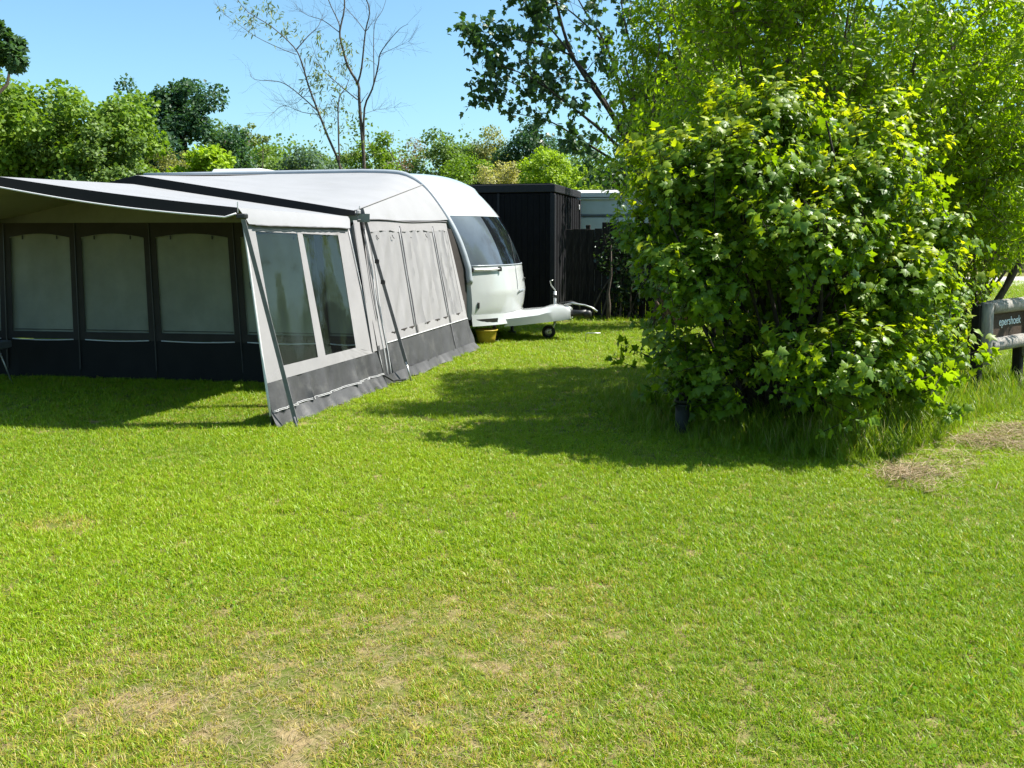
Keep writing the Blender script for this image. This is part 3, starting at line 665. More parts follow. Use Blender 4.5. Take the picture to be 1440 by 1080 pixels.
# ------------------------------------------------------------------ black cabin behind the caravan
ka, kd = V(.968, -.25, 0), V(.25, .968, 0); K0 = V(.89, 17.35, 0); KZ = 2.76; KL, KDp = 6.2, 3.15
def KC(u, v, z): return K0 - ka * u + kd * v + V(0, 0, z)
cab = thing('black_cabin', 'black flat-roofed container cabin standing behind the caravan', 'cabin')
ax_ = (ka, kd, V(0, 0, 1))
edges = [.07, 1.22, 2.75, 4.3, KL - .07]
for a, b in zip(edges, edges[1:]):
    m_ = MB(); n = max(4, int((b - a) / .12))
    for i in range(n):
        w_ = (b - a) / n; m_.box(KC(a + w_ * (i + .5), .03 + (.004 if i % 2 else 0), 1.33), (w_ - .006, .03, 2.46), ax_)
    m_.build('wall_panel', 'shed', cab)
for e in edges: MB().box(KC(e, .02, 1.33), (.05, .05, 2.48), ax_).build('joint_cover', 'shedrim', cab)
m_ = MB(); n = 20
for i in range(n):
    w_ = (KDp - .14) / n; m_.box(KC(.03 + (.012 if i % 2 else 0), .07 + w_ * (i + .5), 1.33), (.03, w_ - .008, 2.46), ax_)
m_.build('end_cladding', 'shed', cab)
MB().box(KC(KL / 2, KDp / 2, 1.32), (KL - .12, KDp - .12, 2.5), ax_).build('core_wall', 'shed', cab)
for u, v in ((.035, .035), (.035, KDp - .035), (KL - .035, .035), (KL - .035, KDp - .035)): MB().box(KC(u, v, 1.30), (.09, .09, 2.5), ax_, .01).build('corner_post', 'shedrim', cab)
MB().box(KC(KL / 2, KDp / 2, KZ - .09), (KL + .02, KDp + .02, .17), ax_, .012).build('roof_rim', 'shedrim', cab)
MB().box(KC(KL / 2, KDp / 2, KZ + .004), (KL - .2, KDp - .2, .03), ax_).build('roof', 'shedrim', cab)
MB().box(KC(KL / 2, KDp / 2, .06), (KL - .02, KDp - .02, .12), ax_).build('base_rim', 'shedrim', cab)
MB().box(KC(-.012, KDp - .25, 2.36), (.03, .05, .12), ax_, .01).build('wall_lamp', 'whiteroof', cab)

# ------------------------------------------------------------------ plank fence, mobile home beyond
fen = thing('plank_fence', 'dark weathered plank fence running from the black cabin behind the bush', 'fence')
f0 = V(1.12, 17.23, 0); fdx = V(.968, -.25, 0); fax = (fdx, V(.25, .968, 0), V(0, 0, 1))
me_low = MB().box((0, 0, .89), (.147, .022, 1.86), fax, .004)
me_hi = MB().box((0, 0, .955), (.147, .022, 1.99), fax, .004)
pl_lo = me_low.build('plank', 'fence', fen); pl_hi = me_hi.build('plank', 'fence', fen)
first = {0: True, 1: True}
for i in range(36):
    hi = 1 if i >= 5 else 0; src = (pl_lo, pl_hi)[hi]
    o = src if first[hi] else src.copy()
    if not first[hi]: COL.objects.link(o); o.parent = fen
    first[hi] = False
    o.location = f0 + fdx * (.075 + .1505 * i) + V(0, random.uniform(-.006, .006), random.uniform(-.015, .012)); o.rotation_euler = (0, 0, random.uniform(-.015, .015))
for i in range(4): MB().box(f0 + fdx * (.45 + 1.55 * i) + V(.02, .06, .95), (.09, .09, 1.9), fax, .008).build('post', 'fence', fen)
for z in (.5, 1.5): MB().box(f0 + fdx * 2.6 + V(.01, .032, z), (5.1, .035, .08), fax).build('rail', 'fence', fen)
home = thing('mobile_home', 'pale blue-grey mobile home with white roof edge behind the plank fence', 'mobile home')
ha, hd = V(.985, -.17, 0), V(.17, .985, 0); H0 = V(.6, 21.2, 0); hax = (ha, hd, V(0, 0, 1))
def HC(u, v, z): return H0 + ha * u + hd * v + V(0, 0, z)
MB().box(HC(3.6, 1.3, 1.2), (7.2, 2.6, 1.92), hax, .04).build('lower_wall', 'paleblue', home)
MB().box(HC(3.6, 1.3, 2.42), (7.18, 2.58, .47), hax, .03).build('upper_wall', 'paleblue', home)
MB().box(HC(3.6, 1.3, 2.172), (7.23, 2.63, .045), hax, .01).build('trim_band', 'trim', home)
rc = []
for j in range(9):
    a = math.pi / 2 * j / 8; rc.append((math.sin(a), math.cos(a)))
mr = MB()
def hr(u, v):
    a = math.pi * v; y = 1.3 - 1.36 * math.cos(a); z = 2.64 + .20 * math.sin(a) ** .35; return HC(-.05 + 7.3 * u, y, z)
mr.grid(hr, 2, 24).build('roof', 'whiteroof', home, 'auto', .03)
MB().box(HC(3.6, -.02, 2.60), (7.25, .05, .05), hax, .012).build('gutter', 'paleblue', home)
for u in (1.6, 4.2): 
    wn = MB().box(HC(u, -.012, 1.25), (1.1, .05, .8), hax, .02).build('window', 'trim', home); MB().box(HC(u, -.04, 1.25), (.98, .012, .68), hax).build('pane', 'glass', wn)
for u in (.3, 3.6, 6.9): MB().box(HC(u, 1.3, .12), (.3, 2.2, .26), hax).build('support', 'blackplastic', home)

# ------------------------------------------------------------------ log sign
sg = thing('log_sign', 'timber sign with grey log rails and pale lettering on a brown board', 'sign')
p1, p2 = V(4.85, 8.55, 0), V(5.66, 9.16, 0); sa = (p2 - p1).normalized(); sn = V(sa.y, -sa.x, 0); sx_ = (sa, -sn, V(0, 0, 1))
for p in (p1, p2): MB().box(p - sn * .02 + V(0, 0, .47), (.10, .09, 1.02), sx_, .012).build('post', 'darkpost', sg)
for p in (p1, p2):
    m_ = MB(); c = p + sn * .055 + sa * .03
    m_.tube([c + V(0, 0, .36), c + V(0, 0, .37), c + V(0, 0, .99), c + V(0, 0, 1.0)], [.055, .062, .062, .054], 14); m_.build('front_stub', 'log', sg, 'auto')
for z in (.945, .545):
    a = p1 + sn * .05 + sa * .10; b = p2 + sn * .05 + sa * (.16 if z < .7 else .02)
    MB().tube([a + V(0, 0, z), a + sa * .012 + V(0, 0, z), b - sa * .012 + V(0, 0, z), b + V(0, 0, z)], [.066, .073, .074, .064], 16).build('log_rail', 'log', sg, 'auto')
mid = (p1 + p2) / 2
brd = MB().box(mid + sn * .03 + V(0, 0, .745), ((p2 - p1).length - .06, .03, .28), sx_, .004).build('signboard', 'signboard', sg)
cu = bpy.data.curves.new('lettering', 'FONT'); cu.body = 'epershoek'; cu.size = .125; cu.extrude = .002; cu.align_x = 'RIGHT'; cu.align_y = 'CENTER'
tmp = bpy.data.objects.new('lettering_source', cu); COL.objects.link(tmp)
dg = bpy.context.evaluated_depsgraph_get(); me = bpy.data.meshes.new_from_object(tmp.evaluated_get(dg)); bpy.data.objects.remove(tmp)
me.materials.clear(); me.name = 'lettering'
lt = link('lettering', me, 'lettering', sg)
lt.matrix_world = Matrix((( sa.x, 0, sn.x, 0), (sa.y, 0, sn.y, 0), (0, 1, 0, 0), (0, 0, 0, 1))) @ Matrix.Identity(4)
lt.matrix_world = Matrix.Translation(mid + sa * .36 + sn * .048 + V(0, 0, .775)) @ lt.matrix_world
# stub of plastic pipe in the shade
pip = thing('pipe_stub', 'short grey ribbed plastic pipe standing in the shaded grass before the bush', 'pipe')
pc = V(1.46, 7.0, 0)
ringprof(pc, V(0, 0, 1), [(-.03, .062), (.24, .062), (.24, .05), (.02, .05)], 24).build('pipe_body', 'concrete', pip, True)
for z, r in ((.25, .072), (.285, .076), (.32, .072)): ringprof(pc, V(0, 0, 1), [(z - .012, .06), (z - .01, r), (z + .01, r), (z + .012, .06)], 24).build('collar_ring', 'concrete', pip, True)
ringprof(pc, V(0, 0, 1), [(.315, .01), (.33, .066), (.345, .05), (.35, .01)], 24).build('cap', 'blackplastic', pip, True)

# ------------------------------------------------------------------ trees and bushes
def rand_unit(n): return unit(rng.normal(size=(n, 3)))
def limb_polyline(a, b, bow, n=5):
    a, b = np.array(a, float), np.array(b, float); d = b - a; L = np.linalg.norm(d); off = rng.normal(size=3) * bow * L
    return [a + d * t + off * math.sin(math.pi * t) for t in np.linspace(0, 1, n)]
def bg_tree(name, label, group, x, y, top, bot, rx, rz_top=None, mat='lf_mid', size=.16, n=6000, clumps=60, ry=None, cz=None, flat=.75, tpl=CARD, trunk=.12, bark='bark', spread=.24, limbs=10, fill=.35):
    t = thing(name, label, 'tree', group); size *= .72; n = int(n * 1.75)
    ry = ry or rx; cz = cz if cz is not None else (top + bot) / 2; rz = (top - bot) / 2
    d = rand_unit(clumps); r = np.where(rng.random(clumps) < fill, rng.random(clumps) ** .5 * .75, rng.uniform(.62, 1.06, clumps))
    C = np.stack([x + d[:, 0] * r * rx, y + d[:, 1] * r * ry, cz + d[:, 2] * r * rz], -1)
    cr = spread * (rx + rz) / 2 * rng.uniform(.6, 1.35, clumps)
    wgt = cr ** 2; wgt /= wgt.sum(); idx = rng.choice(clumps, n, p=wgt)
    g = rand_unit(n) * (rng.random((n, 1)) ** .4); P = C[idx] + g * cr[idx][:, None] * np.array([1, 1, flat])
    out = unit(P - np.array([x, y, cz])) * .5 + unit(g) * .6
    Nn = unit(out + np.array([0, 0, .6]) + rng.normal(size=(n, 3)) * .45); A = unit(out * .6 + rng.normal(size=(n, 3)) * .8 + np.array([0, 0, -.3]))
    leaves('crown', P, A, Nn, size * rng.uniform(.6, 1.3, n), tpl, mat, t)
    mb = MB(); kz = bot + (top - bot) * .45
    tr = limb_polyline((x, y, -.1), (x + rng.normal() * .2, y, kz), .03, 6); mb.tube(tr, list(np.linspace(trunk, trunk * .55, 6)), 8)
    for i in range(limbs):
        c = C[rng.integers(clumps)]; s = tr[rng.integers(2, 6)]; mb.tube(limb_polyline(s, c, .08, 5), list(np.linspace(trunk * .4, .012, 5)), 5)
    mb.build('trunk', bark, t, True); return t
BG = 'trees in the wood beyond the awning'
# bearing, half width, top and foot angles as sighted (1165 units = 45 degrees), then the distance in metres
def surveyed_tree(px_c, px_half, ytop, ybot, Y, mat, label, **kw):
    X = (px_c - 720) / 1165 * Y; top = 1.7 + (330 - ytop) / 1165 * Y; bot = 1.7 + (330 - ybot) / 1165 * Y
    return bg_tree(kw.pop('name', 'broadleaf_tree'), label, BG, X, Y, top, max(bot, .3), px_half * 1.13 / 1165 * Y, mat=mat, **kw)
surveyed_tree(72, 132, 108, 330, 20, 'lf_bright', 'broad light green tree filling the view behind the canopy roof', n=27000, clumps=170, size=.135, tpl=LOBE, spread=.2)
surveyed_tree(140, 62, 150, 330, 19, 'lf_mid', 'drooping mid green tree at the right flank of the broad light green tree', n=7000, clumps=60, size=.13)
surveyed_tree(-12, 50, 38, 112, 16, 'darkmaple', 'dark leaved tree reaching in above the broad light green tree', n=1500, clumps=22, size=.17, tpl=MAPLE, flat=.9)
surveyed_tree(180, 40, 128, 330, 32, 'lf_dark', 'narrow dark tree between the broad light green tree and the tall round dark tree', n=5000, clumps=50, size=.2)
surveyed_tree(260, 76, 126, 345, 34, 'lf_dark', 'tall round dark green tree behind the awning peak', n=14000, clumps=130, size=.22, spread=.2)
surveyed_tree(258, 30, 112, 200, 34.5, 'lf_dark', 'dark green tree whose tip tops the round dark tree', n=2600, clumps=30, size=.22, spread=.3)
surveyed_tree(228, 52, 204, 345, 25, 'lf_olive', 'olive brown scrubby tree below the tall round dark tree', n=7000, clumps=70, size=.09, spread=.2)
surveyed_tree(288, 42, 206, 330, 22, 'lf_lime', 'small vivid lime green maple beside the roof hatch', n=3800, clumps=34, size=.15, tpl=LOBE, spread=.27)
surveyed_tree(338, 48, 176, 330, 46, 'lf_mid', 'mid green tree right of the tall round dark tree', n=6000, clumps=60, size=.22)
surveyed_tree(352, 30, 172, 235, 40, 'ash', 'wispy pale tree poking above the mid green tree', n=500, clumps=30, size=.2, spread=.15)
surveyed_tree(392, 42, 198, 330, 50, 'lf_bright', 'distant yellow green tree left of the half-bare tree', n=6000, clumps=60, size=.22)
surveyed_tree(432, 38, 193, 330, 44, 'lf_blue', 'distant bluish green tree by the leaning stem of the half-bare tree', n=5000, clumps=60, size=.22)
surveyed_tree(470, 34, 214, 330, 48, 'lf_mid', 'distant low green tree behind the half-bare tree', n=4200, clumps=40, size=.24)
surveyed_tree(528, 40, 188, 330, 27, 'lf_bright', 'leafy light green tree at the foot of the half-bare tree', n=4200, clumps=50, size=.13, spread=.2)
surveyed_tree(578, 40, 200, 330, 52, 'lf_brown', 'distant leafless brownish tree right of the half-bare tree', n=4200, clumps=60, size=.16, limbs=30)
surveyed_tree(612, 40, 198, 330, 50, 'lf_mid', 'distant green tree above the caravan roof curve', n=6000, clumps=60, size=.24)
surveyed_tree(655, 36, 183, 330, 56, 'lf_mid', 'distant rounded green tree above the caravan nose', n=6000, clumps=60, size=.26)
surveyed_tree(702, 38, 182, 330, 54, 'lf_olive', 'distant olive twiggy tree above the black cabin', n=5200, clumps=60, size=.2, limbs=30)
surveyed_tree(752, 44, 176, 330, 48, 'lf_dark', 'distant dark tree behind the lime green tree at the black cabin', n=6500, clumps=60, size=.24)
surveyed_tree(640, 52, 224, 330, 31, 'lf_bright', 'low light green tree right behind the caravan roof', n=6000, clumps=60, size=.14)
surveyed_tree(704, 36, 228, 330, 29, 'lf_cream', 'low tree with creamy blossom just over the black cabin', n=4000, clumps=50, size=.10)
surveyed_tree(782, 52, 206, 340, 26.5, 'lf_lime', 'rounded lime green tree rising over the black cabin', n=8500, clumps=70, size=.12, spread=.2)
surveyed_tree(865, 70, 205, 345, 30, 'lf_mid', 'mid green tree behind the white roof of the mobile home', n=8000, clumps=70, size=.16)
surveyed_tree(960, 80, 20, 345, 24, 'lf_mid', 'green tree hidden behind the bushes near the plank fence', n=9000, clumps=70, size=.22)
surveyed_tree(1090, 95, -60, 345, 26, 'lf_dark', 'mid green tree beyond the bushes, left of the road', n=7000, clumps=70, size=.24)
surveyed_tree(1235, 95, -20, 350, 34, 'lf_mid', 'wide green tree along the far side of the gravel road', n=8000, clumps=80, size=.26)
surveyed_tree(1420, 110, 270, 352, 46, 'lf_bright', 'low light green tree across the gravel road', n=7000, clumps=70, size=.28)
surveyed_tree(1560, 120, 180, 350, 40, 'lf_mid', 'green tree at the far end of the gravel road', n=7000, clumps=70, size=.28)
surveyed_tree(-150, 110, 130, 330, 24, 'lf_mid', 'mid green tree further left behind the canopy', n=7000, clumps=70, size=.2)

# the far wood: one uncountable mass along the horizon
n = 60000; cx = rng.uniform(-75, 80, 900); cyy = rng.uniform(62, 84, 900); hz = 7.6 + 2.6 * fnoise(cx, cyy * 0, .16) + rng.normal(size=900) * .3; czz = hz * rng.uniform(.12, 1, 900) ** .6
k = rng.integers(900, size=n); P = np.stack([cx[k], cyy[k], czz[k]], -1) + rng.normal(size=(n, 3)) * np.array([.8, .8, .55])
leaves('distant_wood', P, unit(rng.normal(size=(n, 3))), unit(rng.normal(size=(n, 3)) * .6 + np.array([.2, -.4, .6])), rng.uniform(.14, .34, n), CARD, 'lf_mid', None)

def limb_tree(limbs, to, depth, bark, t, twigs, twig_len, radius, depth_jit=.4, sub=True, trunk_name='trunk'):
    """limbs: polylines in a drawing plane -> tubes with twigs; returns the twig end points and directions"""
    mb = MB(); tips = []; lines = []
    for k, (pl, r0, r1, dy0, dy1) in enumerate(limbs):
        n = len(pl); pts = []
        for i, (a, b) in enumerate(pl):
            x, z = to(a, b); pts.append(np.array([x, depth + dy0 + (dy1 - dy0) * i / max(1, n - 1), z]))
        pts = [np.array(p) for p in catmull([tuple(p) for p in pts], 3)]
        mb.tube(pts, list(np.linspace(r0, r1, len(pts)) * radius), 7); lines.append((pts, r0, r1))
    for k in range(twigs):
        pts, r0, r1 = lines[rng.integers(len(lines))]; i = rng.integers(len(pts) // 3, len(pts)); i = min(i, len(pts) - 2)
        d = unit(pts[i + 1] - pts[i]); dirn = unit(d * .8 + rng.normal(size=3) * .65 + np.array([0, 0, .12]))
        L = twig_len * rng.uniform(.4, 1.25); b0 = pts[i]; cur = [b0]; dd = dirn
        for j in range(4):
            dd = unit(dd + rng.normal(size=3) * .16 + np.array([0, 0, .03])); cur.append(cur[-1] + dd * L / 4)
        rr = max(.0028, (r0 + (r1 - r0) * i / len(pts)) * radius * .32)
        mb.tube(cur, list(np.linspace(rr, max(.0018, rr * .3), 5)), 4); tips.append((cur, dd))
        if sub:
            for q in range(2):
                j = rng.integers(1, 4); e = unit(dd + rng.normal(size=3) * .6); s = cur[j]; c2 = [s, s + e * L * .22, s + e * L * .42 + np.array([0, 0, .02])]
                mb.tube(c2, [rr * .5, rr * .35, .0015], 3); tips.append((c2, e))
    mb.build(trunk_name, bark, t, True); return tips, lines
def scatter(centers, n, rad, size, tpl, mat, t, droop=.4, jitter=.6):
    C = np.array(centers); idx = rng.integers(len(C), size=n); P = C[idx] + rng.normal(size=(n, 3)) * rad
    A = unit(rng.normal(size=(n, 3)) * .7 + np.array([0, 0, -droop])); Nn = unit(rng.normal(size=(n, 3)) * jitter + np.array([.2, -.2, .7]))
    return leaves('crown', P, A, Nn, size * rng.uniform(.6, 1.3, n), tpl, mat, t)

# half-bare tree behind the caravan (drawing units: 1 = 5 mm)
bare = thing('half_bare_tree', 'half-bare tree with thin forked stems and few pale leaves behind the caravan', 'tree')
L_ = [([(800, 1500), (795, 1200), (790, 950), (775, 750), (765, 600), (760, 525), (700, 420), (665, 300), (650, 210), (680, 60), (672, -120), (690, -300)], 1.0, .22, 0, .3),
      ([(760, 525), (790, 440), (820, 230), (850, 120), (820, 0), (800, -180)], .5, .12, 0, -.6),
      ([(650, 210), (640, 150), (570, 0), (530, -150)], .4, .1, .2, .6),
      ([(790, 900), (800, 670), (850, 560), (890, 430), (905, 360), (960, 290), (1030, 220), (1080, 200)], .55, .06, .1, -.5),
      ([(850, 560), (855, 480), (850, 300), (855, 150), (900, 60), (930, -60)], .3, .06, 0, .7),
      ([(690, 1500), (680, 1150), (660, 1000), (600, 850), (550, 710), (500, 570), (460, 420), (420, 340), (300, 230), (170, 150), (110, 80)], .75, .08, -.3, -.9),
      ([(420, 340), (480, 260), (540, 190), (560, 110)], .3, .06, -.4, 0),
      ([(550, 710), (450, 620), (350, 540), (270, 505), (130, 490), (90, 440)], .34, .05, -.3, .4),
      ([(420, 370), (330, 340), (200, 280), (100, 210), (40, 170)], .2, .04, -.4, -1),
      ([(540, 715), (420, 690), (290, 640), (190, 690)], .2, .04, -.3, .8),
      ([(672, 1500), (668, 1100), (660, 750), (665, 620), (700, 560), (720, 500)], .5, .12, -.6, -.2),
      ([(760, 620), (650, 530), (560, 440), (520, 300)], .3, .05, 0, -.7),
      ([(820, 230), (760, 150), (690, 70), (640, 10)], .22, .05, -.2, .5),
      ([(650, 215), (540, 130), (440, 90), (340, 20)], .25, .04, .2, .9),
      ([(905, 360), (1000, 330), (1110, 290)], .14, .03, -.2, -.6), ([(805, 700), (880, 670), (1000, 650)], .12, .03, 0, .4),
      ([(500, 570), (400, 640), (300, 650)], .14, .03, -.4, .2)]
tips, _ = limb_tree(L_, lambda a, b: (-8.37 + a * .004967, 8.78 - b * .004967), 25, 'bark', bare, 260, .8, .062)
cl = [(290, 190, .28), (330, 180, .2), (60, 100, .25), (90, 150, .15), (220, 70, .12), (460, 360, .2), (520, 440, .22), (540, 270, .22), (640, 290, .28), (720, 300, .28), (690, 390, .2), (690, 480, .22), (580, 680, .28), (620, 640, .2), (720, 740, .28), (500, 520, .15), (600, 780, .2), (560, 560, .2), (700, 900, .35), (830, 900, .4), (640, 560, .2)]
cc = []
for a, b, r in cl:
    for _k in range(6): cc.append((-8.37 + a * .004967 + rng.normal() * r * .8, 25 + rng.normal() * .4, 8.78 - b * .004967 + rng.normal() * r * .7))
scatter(cc, 1100, .09, .12, LANCE, 'ash', bare, .7)

# large-leaved dark maple between the cabin and the bush (drawing units: 1 = 4.2 mm)
dm = thing('dark_maple_tree', 'dark green maple with long branches spread against the sky over the black cabin', 'tree')
to = lambda a, b: (-1.29 + a * .00418, 7.03 - b * .00418)
L2 = [([(1180, 1880), (1150, 1500), (1080, 1150), (980, 860), (890, 690), (800, 560), (640, 340), (560, 120), (520, -60), (470, -260)], 1.0, .12, .6, -.4),
      ([(890, 690), (760, 470), (620, 300), (480, 250), (390, 200)], .4, .06, 0, .5),
      ([(1000, 900), (800, 720), (640, 600), (500, 500), (350, 330)], .45, .06, .2, -.4),
      ([(1080, 1150), (900, 900), (700, 760), (520, 650), (310, 600)], .45, .06, .3, .6),
      ([(980, 860), (900, 500), (820, 250), (700, 60), (600, -120)], .5, .08, .2, .3),
      ([(930, 760), (960, 400), (900, 150), (860, -80)], .45, .08, 0, -.4),
      ([(640, 340), (500, 160), (400, 60), (330, -60)], .25, .05, -.2, .4),
      ([(500, 500), (380, 430), (230, 380), (90, 300)], .2, .03, -.2, -.4),
      ([(350, 480), (260, 440), (190, 470)], .12, .03, 0, .2), ([(480, 250), (330, 230), (250, 220), (150, 200)], .16, .03, .2, -.2),
      ([(820, 250), (640, 100), (500, 30), (330, 20)], .25, .04, .2, -.4),
      ([(900, 900), (760, 860), (640, 800)], .25, .05, .3, -.2), ([(1080, 1150), (900, 1020), (820, 980)], .25, .05, .1, -.5),
      ([(760, 470), (560, 420), (430, 440)], .22, .04, -.1, .5)]
tips, lines = limb_tree(L2, to, 18.9, 'barkdark', dm, 190, .6, .10)
P = []
for cur, d in tips:
    for q in range(2 if len(cur) > 3 else 1): P.append(cur[-1 - (q % 2)] + rng.normal(size=3) * .05)
P = np.array(P); P = np.repeat(P, 3, 0) + rng.normal(size=(len(P) * 3, 3)) * np.array([.09, .1, .08])
n = len(P); A = unit(rng.normal(size=(n, 3)) * .6 + np.array([0, 0, -.8])); Nn = unit(rng.normal(size=(n, 3)) * .5 + np.array([.3, -.3, .6]))
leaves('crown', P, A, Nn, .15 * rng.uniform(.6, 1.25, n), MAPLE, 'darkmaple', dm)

# shoots on an uneven ellipsoid: used for the near bushes
def shoot_bush(t, c, r, shoots, per, length, size, tpl, lump=.18, zmin=.15, base=None, stem='twig', stems=26, up=.45, droop=.25, inner=.35, jit=.45, nrm_out=.45, mask=None, ymax=.22):
    c = np.array(c); r = np.array(r); base = np.array(base if base is not None else (c[0], c[1], -.05))
    D = rand_unit(shoots * 4); D = D[D[:, 2] > -.92][:shoots]; k = len(D)
    ph = rng.uniform(0, 6.28, 6)
    lum = 1 + lump * (np.sin(4 * D[:, 0] + ph[0] + 3 * D[:, 2]) * .5 + np.sin(7 * D[:, 2] + ph[1] - 4 * D[:, 1]) * .35 + np.sin(11 * D[:, 0] + 9 * D[:, 2] + ph[2]) * .3) 
    rad = np.where(rng.random(k) < inner, rng.uniform(.45, .85, k), rng.uniform(.82, 1.0, k)) * lum + np.where(rng.random(k) < .1, .14, 0)
    tip = c + D * r * rad[:, None]
    if mask is not None: m = mask(tip); tip, D = tip[m], D[m]; k = len(tip)
    dirs = unit(D * np.array([1, 1, .6]) + np.array([0, 0, up]) + rng.normal(size=(k, 3)) * .3)
    L = length * rng.uniform(.6, 1.4, k)
    mb = MB()
    for i in range(k):
        a = tip[i] - dirs[i] * L[i]; mb.tube([a, tip[i] - dirs[i] * L[i] * .4 + rng.normal(size=3) * .01, tip[i]], [.0038, .0028, .0016], 4, False)
    for i in rng.choice(k, min(k, stems), replace=False):
        b = base + np.array([rng.normal() * .22, rng.normal() * .18, 0]); mb.tube(limb_polyline(b, tip[i] - dirs[i] * L[i], .06, 6), list(np.linspace(.028, .006, 6)), 6)
    mb.build('stems', stem, t, True)
    f = rng.random((k, per)); s = tip[:, None] - dirs[:, None] * (L[:, None] * f)[..., None]
    lat = rng.normal(size=(k, per, 3)); lat -= (lat * dirs[:, None]).sum(-1, keepdims=True) * dirs[:, None]; lat = unit(lat)
    P = (s + lat * size * .35).reshape(-1, 3); A = unit((lat * .9 + dirs[:, None] * .35 + np.array([0, 0, -droop]) + rng.normal(size=lat.shape) * .25)).reshape(-1, 3)
    out = np.repeat(D[:, None], per, 1).reshape(-1, 3)
    Nn = unit(out * nrm_out + np.array([0, 0, .75]) + rng.normal(size=P.shape) * jit)
    S = size * rng.uniform(.4, 1.3, len(P)); f = f.ravel(); young_lit = np.clip((ymax - f) / ymax * 1.3, 0, 1) * rng.random(len(P)) * np.clip((P[:, 2] - c[2]) / r[2] * .9 + .45, 0, 1)
    m = P[:, 2] > zmin
    return P[m], A[m], Nn[m], S[m], young_lit[m]
bush = thing('maple_bush', 'dense rounded maple bush with lobed leaves on the lawn beside the log sign', 'bush')
lobes = [((2.5, 7.55, 1.4), (1.42, 1.15, 1.32), 560), ((3.2, 7.75, 1.1), (1.0, .95, 1.05), 230), ((1.5, 7.1, 2.2), (.62, .55, .5), 150), ((2.25, 7.3, 2.65), (.75, .6, .5), 190), ((3.1, 7.5, 2.45), (.7, .55, .5), 150),
         ((1.55, 6.75, 1.45), (.55, .5, .42), 120), ((2.35, 6.4, 1.75), (.6, .45, .38), 140), ((3.1, 6.6, 1.35), (.55, .45, .45), 110), ((2.5, 6.25, .8), (.7, .45, .4), 130), ((1.6, 6.85, .6), (.5, .45, .45), 90), ((3.45, 7.0, .7), (.5, .5, .5), 90), ((1.25, 7.3, 1.75), (.45, .4, .35), 60), ((2.9, 6.75, 2.15), (.55, .45, .35), 90), ((1.95, 6.75, 2.3), (.5, .42, .32), 80), ((3.6, 7.25, 1.75), (.5, .45, .4), 80)]
acc = []
for c_, r_, k_ in lobes: acc.append(shoot_bush(bush, c_, r_, int(k_ * .78), 20, .40, .068, MAPLE, lump=.42, base=(2.5, 7.6, -.05), stem='barkdark', stems=max(3, k_ // 30), zmin=.1, jit=.42, nrm_out=1.1, droop=.45, ymax=.6))  # wide ymax: young-leaf yellow also paints sunlit leaves into the colour
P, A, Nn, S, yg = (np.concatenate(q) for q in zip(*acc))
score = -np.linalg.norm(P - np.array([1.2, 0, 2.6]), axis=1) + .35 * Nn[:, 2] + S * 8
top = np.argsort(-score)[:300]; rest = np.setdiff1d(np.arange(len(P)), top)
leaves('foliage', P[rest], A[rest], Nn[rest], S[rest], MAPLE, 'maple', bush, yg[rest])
lm = []
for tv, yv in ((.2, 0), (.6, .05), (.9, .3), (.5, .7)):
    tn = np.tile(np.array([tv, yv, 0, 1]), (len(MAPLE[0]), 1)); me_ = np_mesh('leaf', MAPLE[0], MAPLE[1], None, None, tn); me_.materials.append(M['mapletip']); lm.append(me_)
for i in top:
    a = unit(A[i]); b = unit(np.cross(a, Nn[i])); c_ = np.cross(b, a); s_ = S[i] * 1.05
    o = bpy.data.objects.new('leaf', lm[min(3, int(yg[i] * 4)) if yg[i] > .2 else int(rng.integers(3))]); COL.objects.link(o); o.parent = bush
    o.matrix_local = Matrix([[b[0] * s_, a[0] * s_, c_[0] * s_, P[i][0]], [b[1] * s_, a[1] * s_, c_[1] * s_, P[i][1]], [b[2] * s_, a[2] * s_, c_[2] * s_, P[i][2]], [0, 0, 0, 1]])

will = thing('goat_willow_tree', 'tall bright green tree with small oval leaves rising behind the maple bush', 'tree')
def stems_to(t, base, ends, r, bark):
    mb = MB()
    for e in ends: mb.tube(limb_polyline(base + rng.normal(size=3) * np.array([.15, .15, 0]), e, .05, 8), list(np.linspace(r, .012, 8)), 7)
    mb.build('trunk', bark, t, True)
Pa, Aa, Na, Sa, ya = shoot_bush(will, (3.95, 9.4, 3.7), (2.75, 1.55, 2.8), 2000, 23, .42, .08, OVAL, lump=.2, zmin=1.2, base=(3.9, 10.4, -.05), stem='twig', stems=14, jit=.6, nrm_out=.8, mask=lambda T: T[:, 0] - .7 * (T[:, 2] - .3) > -.70)
Pz = shoot_bush(will, (2.9, 8.35, 2.75), (1.25, .6, 1.05), 380, 22, .36, .075, OVAL, lump=.3, zmin=.5, base=(3.6, 9.6, -.05), stem='twig', stems=6, jit=.6, nrm_out=.8)
Py = shoot_bush(will, (2.35, 8.3, 4.15), (1.0, .5, .75), 210, 22, .4, .078, OVAL, lump=.3, zmin=.5, base=(3.6, 9.6, -.05), stem='twig', stems=3, jit=.6, nrm_out=.8)
Pa, Aa, Na, Sa, ya = (np.concatenate(q) for q in zip((Pa, Aa, Na, Sa, ya), Pz, Py))
leaves('crown', Pa, Aa, Na, Sa, OVAL, 'willow', will, ya)
stems_to(will, np.array([3.9, 10.4, -.05]), [np.array([3.9 + dx, 10.3 + dy, 5.2 - abs(dx) * .5]) for dx, dy in ((-1.6, .2), (-.7, -.5), (.2, .4), (1.1, -.2), (1.8, .3))], .075, 'bark')
will2 = thing('narrow_leaved_willow', 'yellow green narrow-leaved willow arching over the log sign', 'tree')
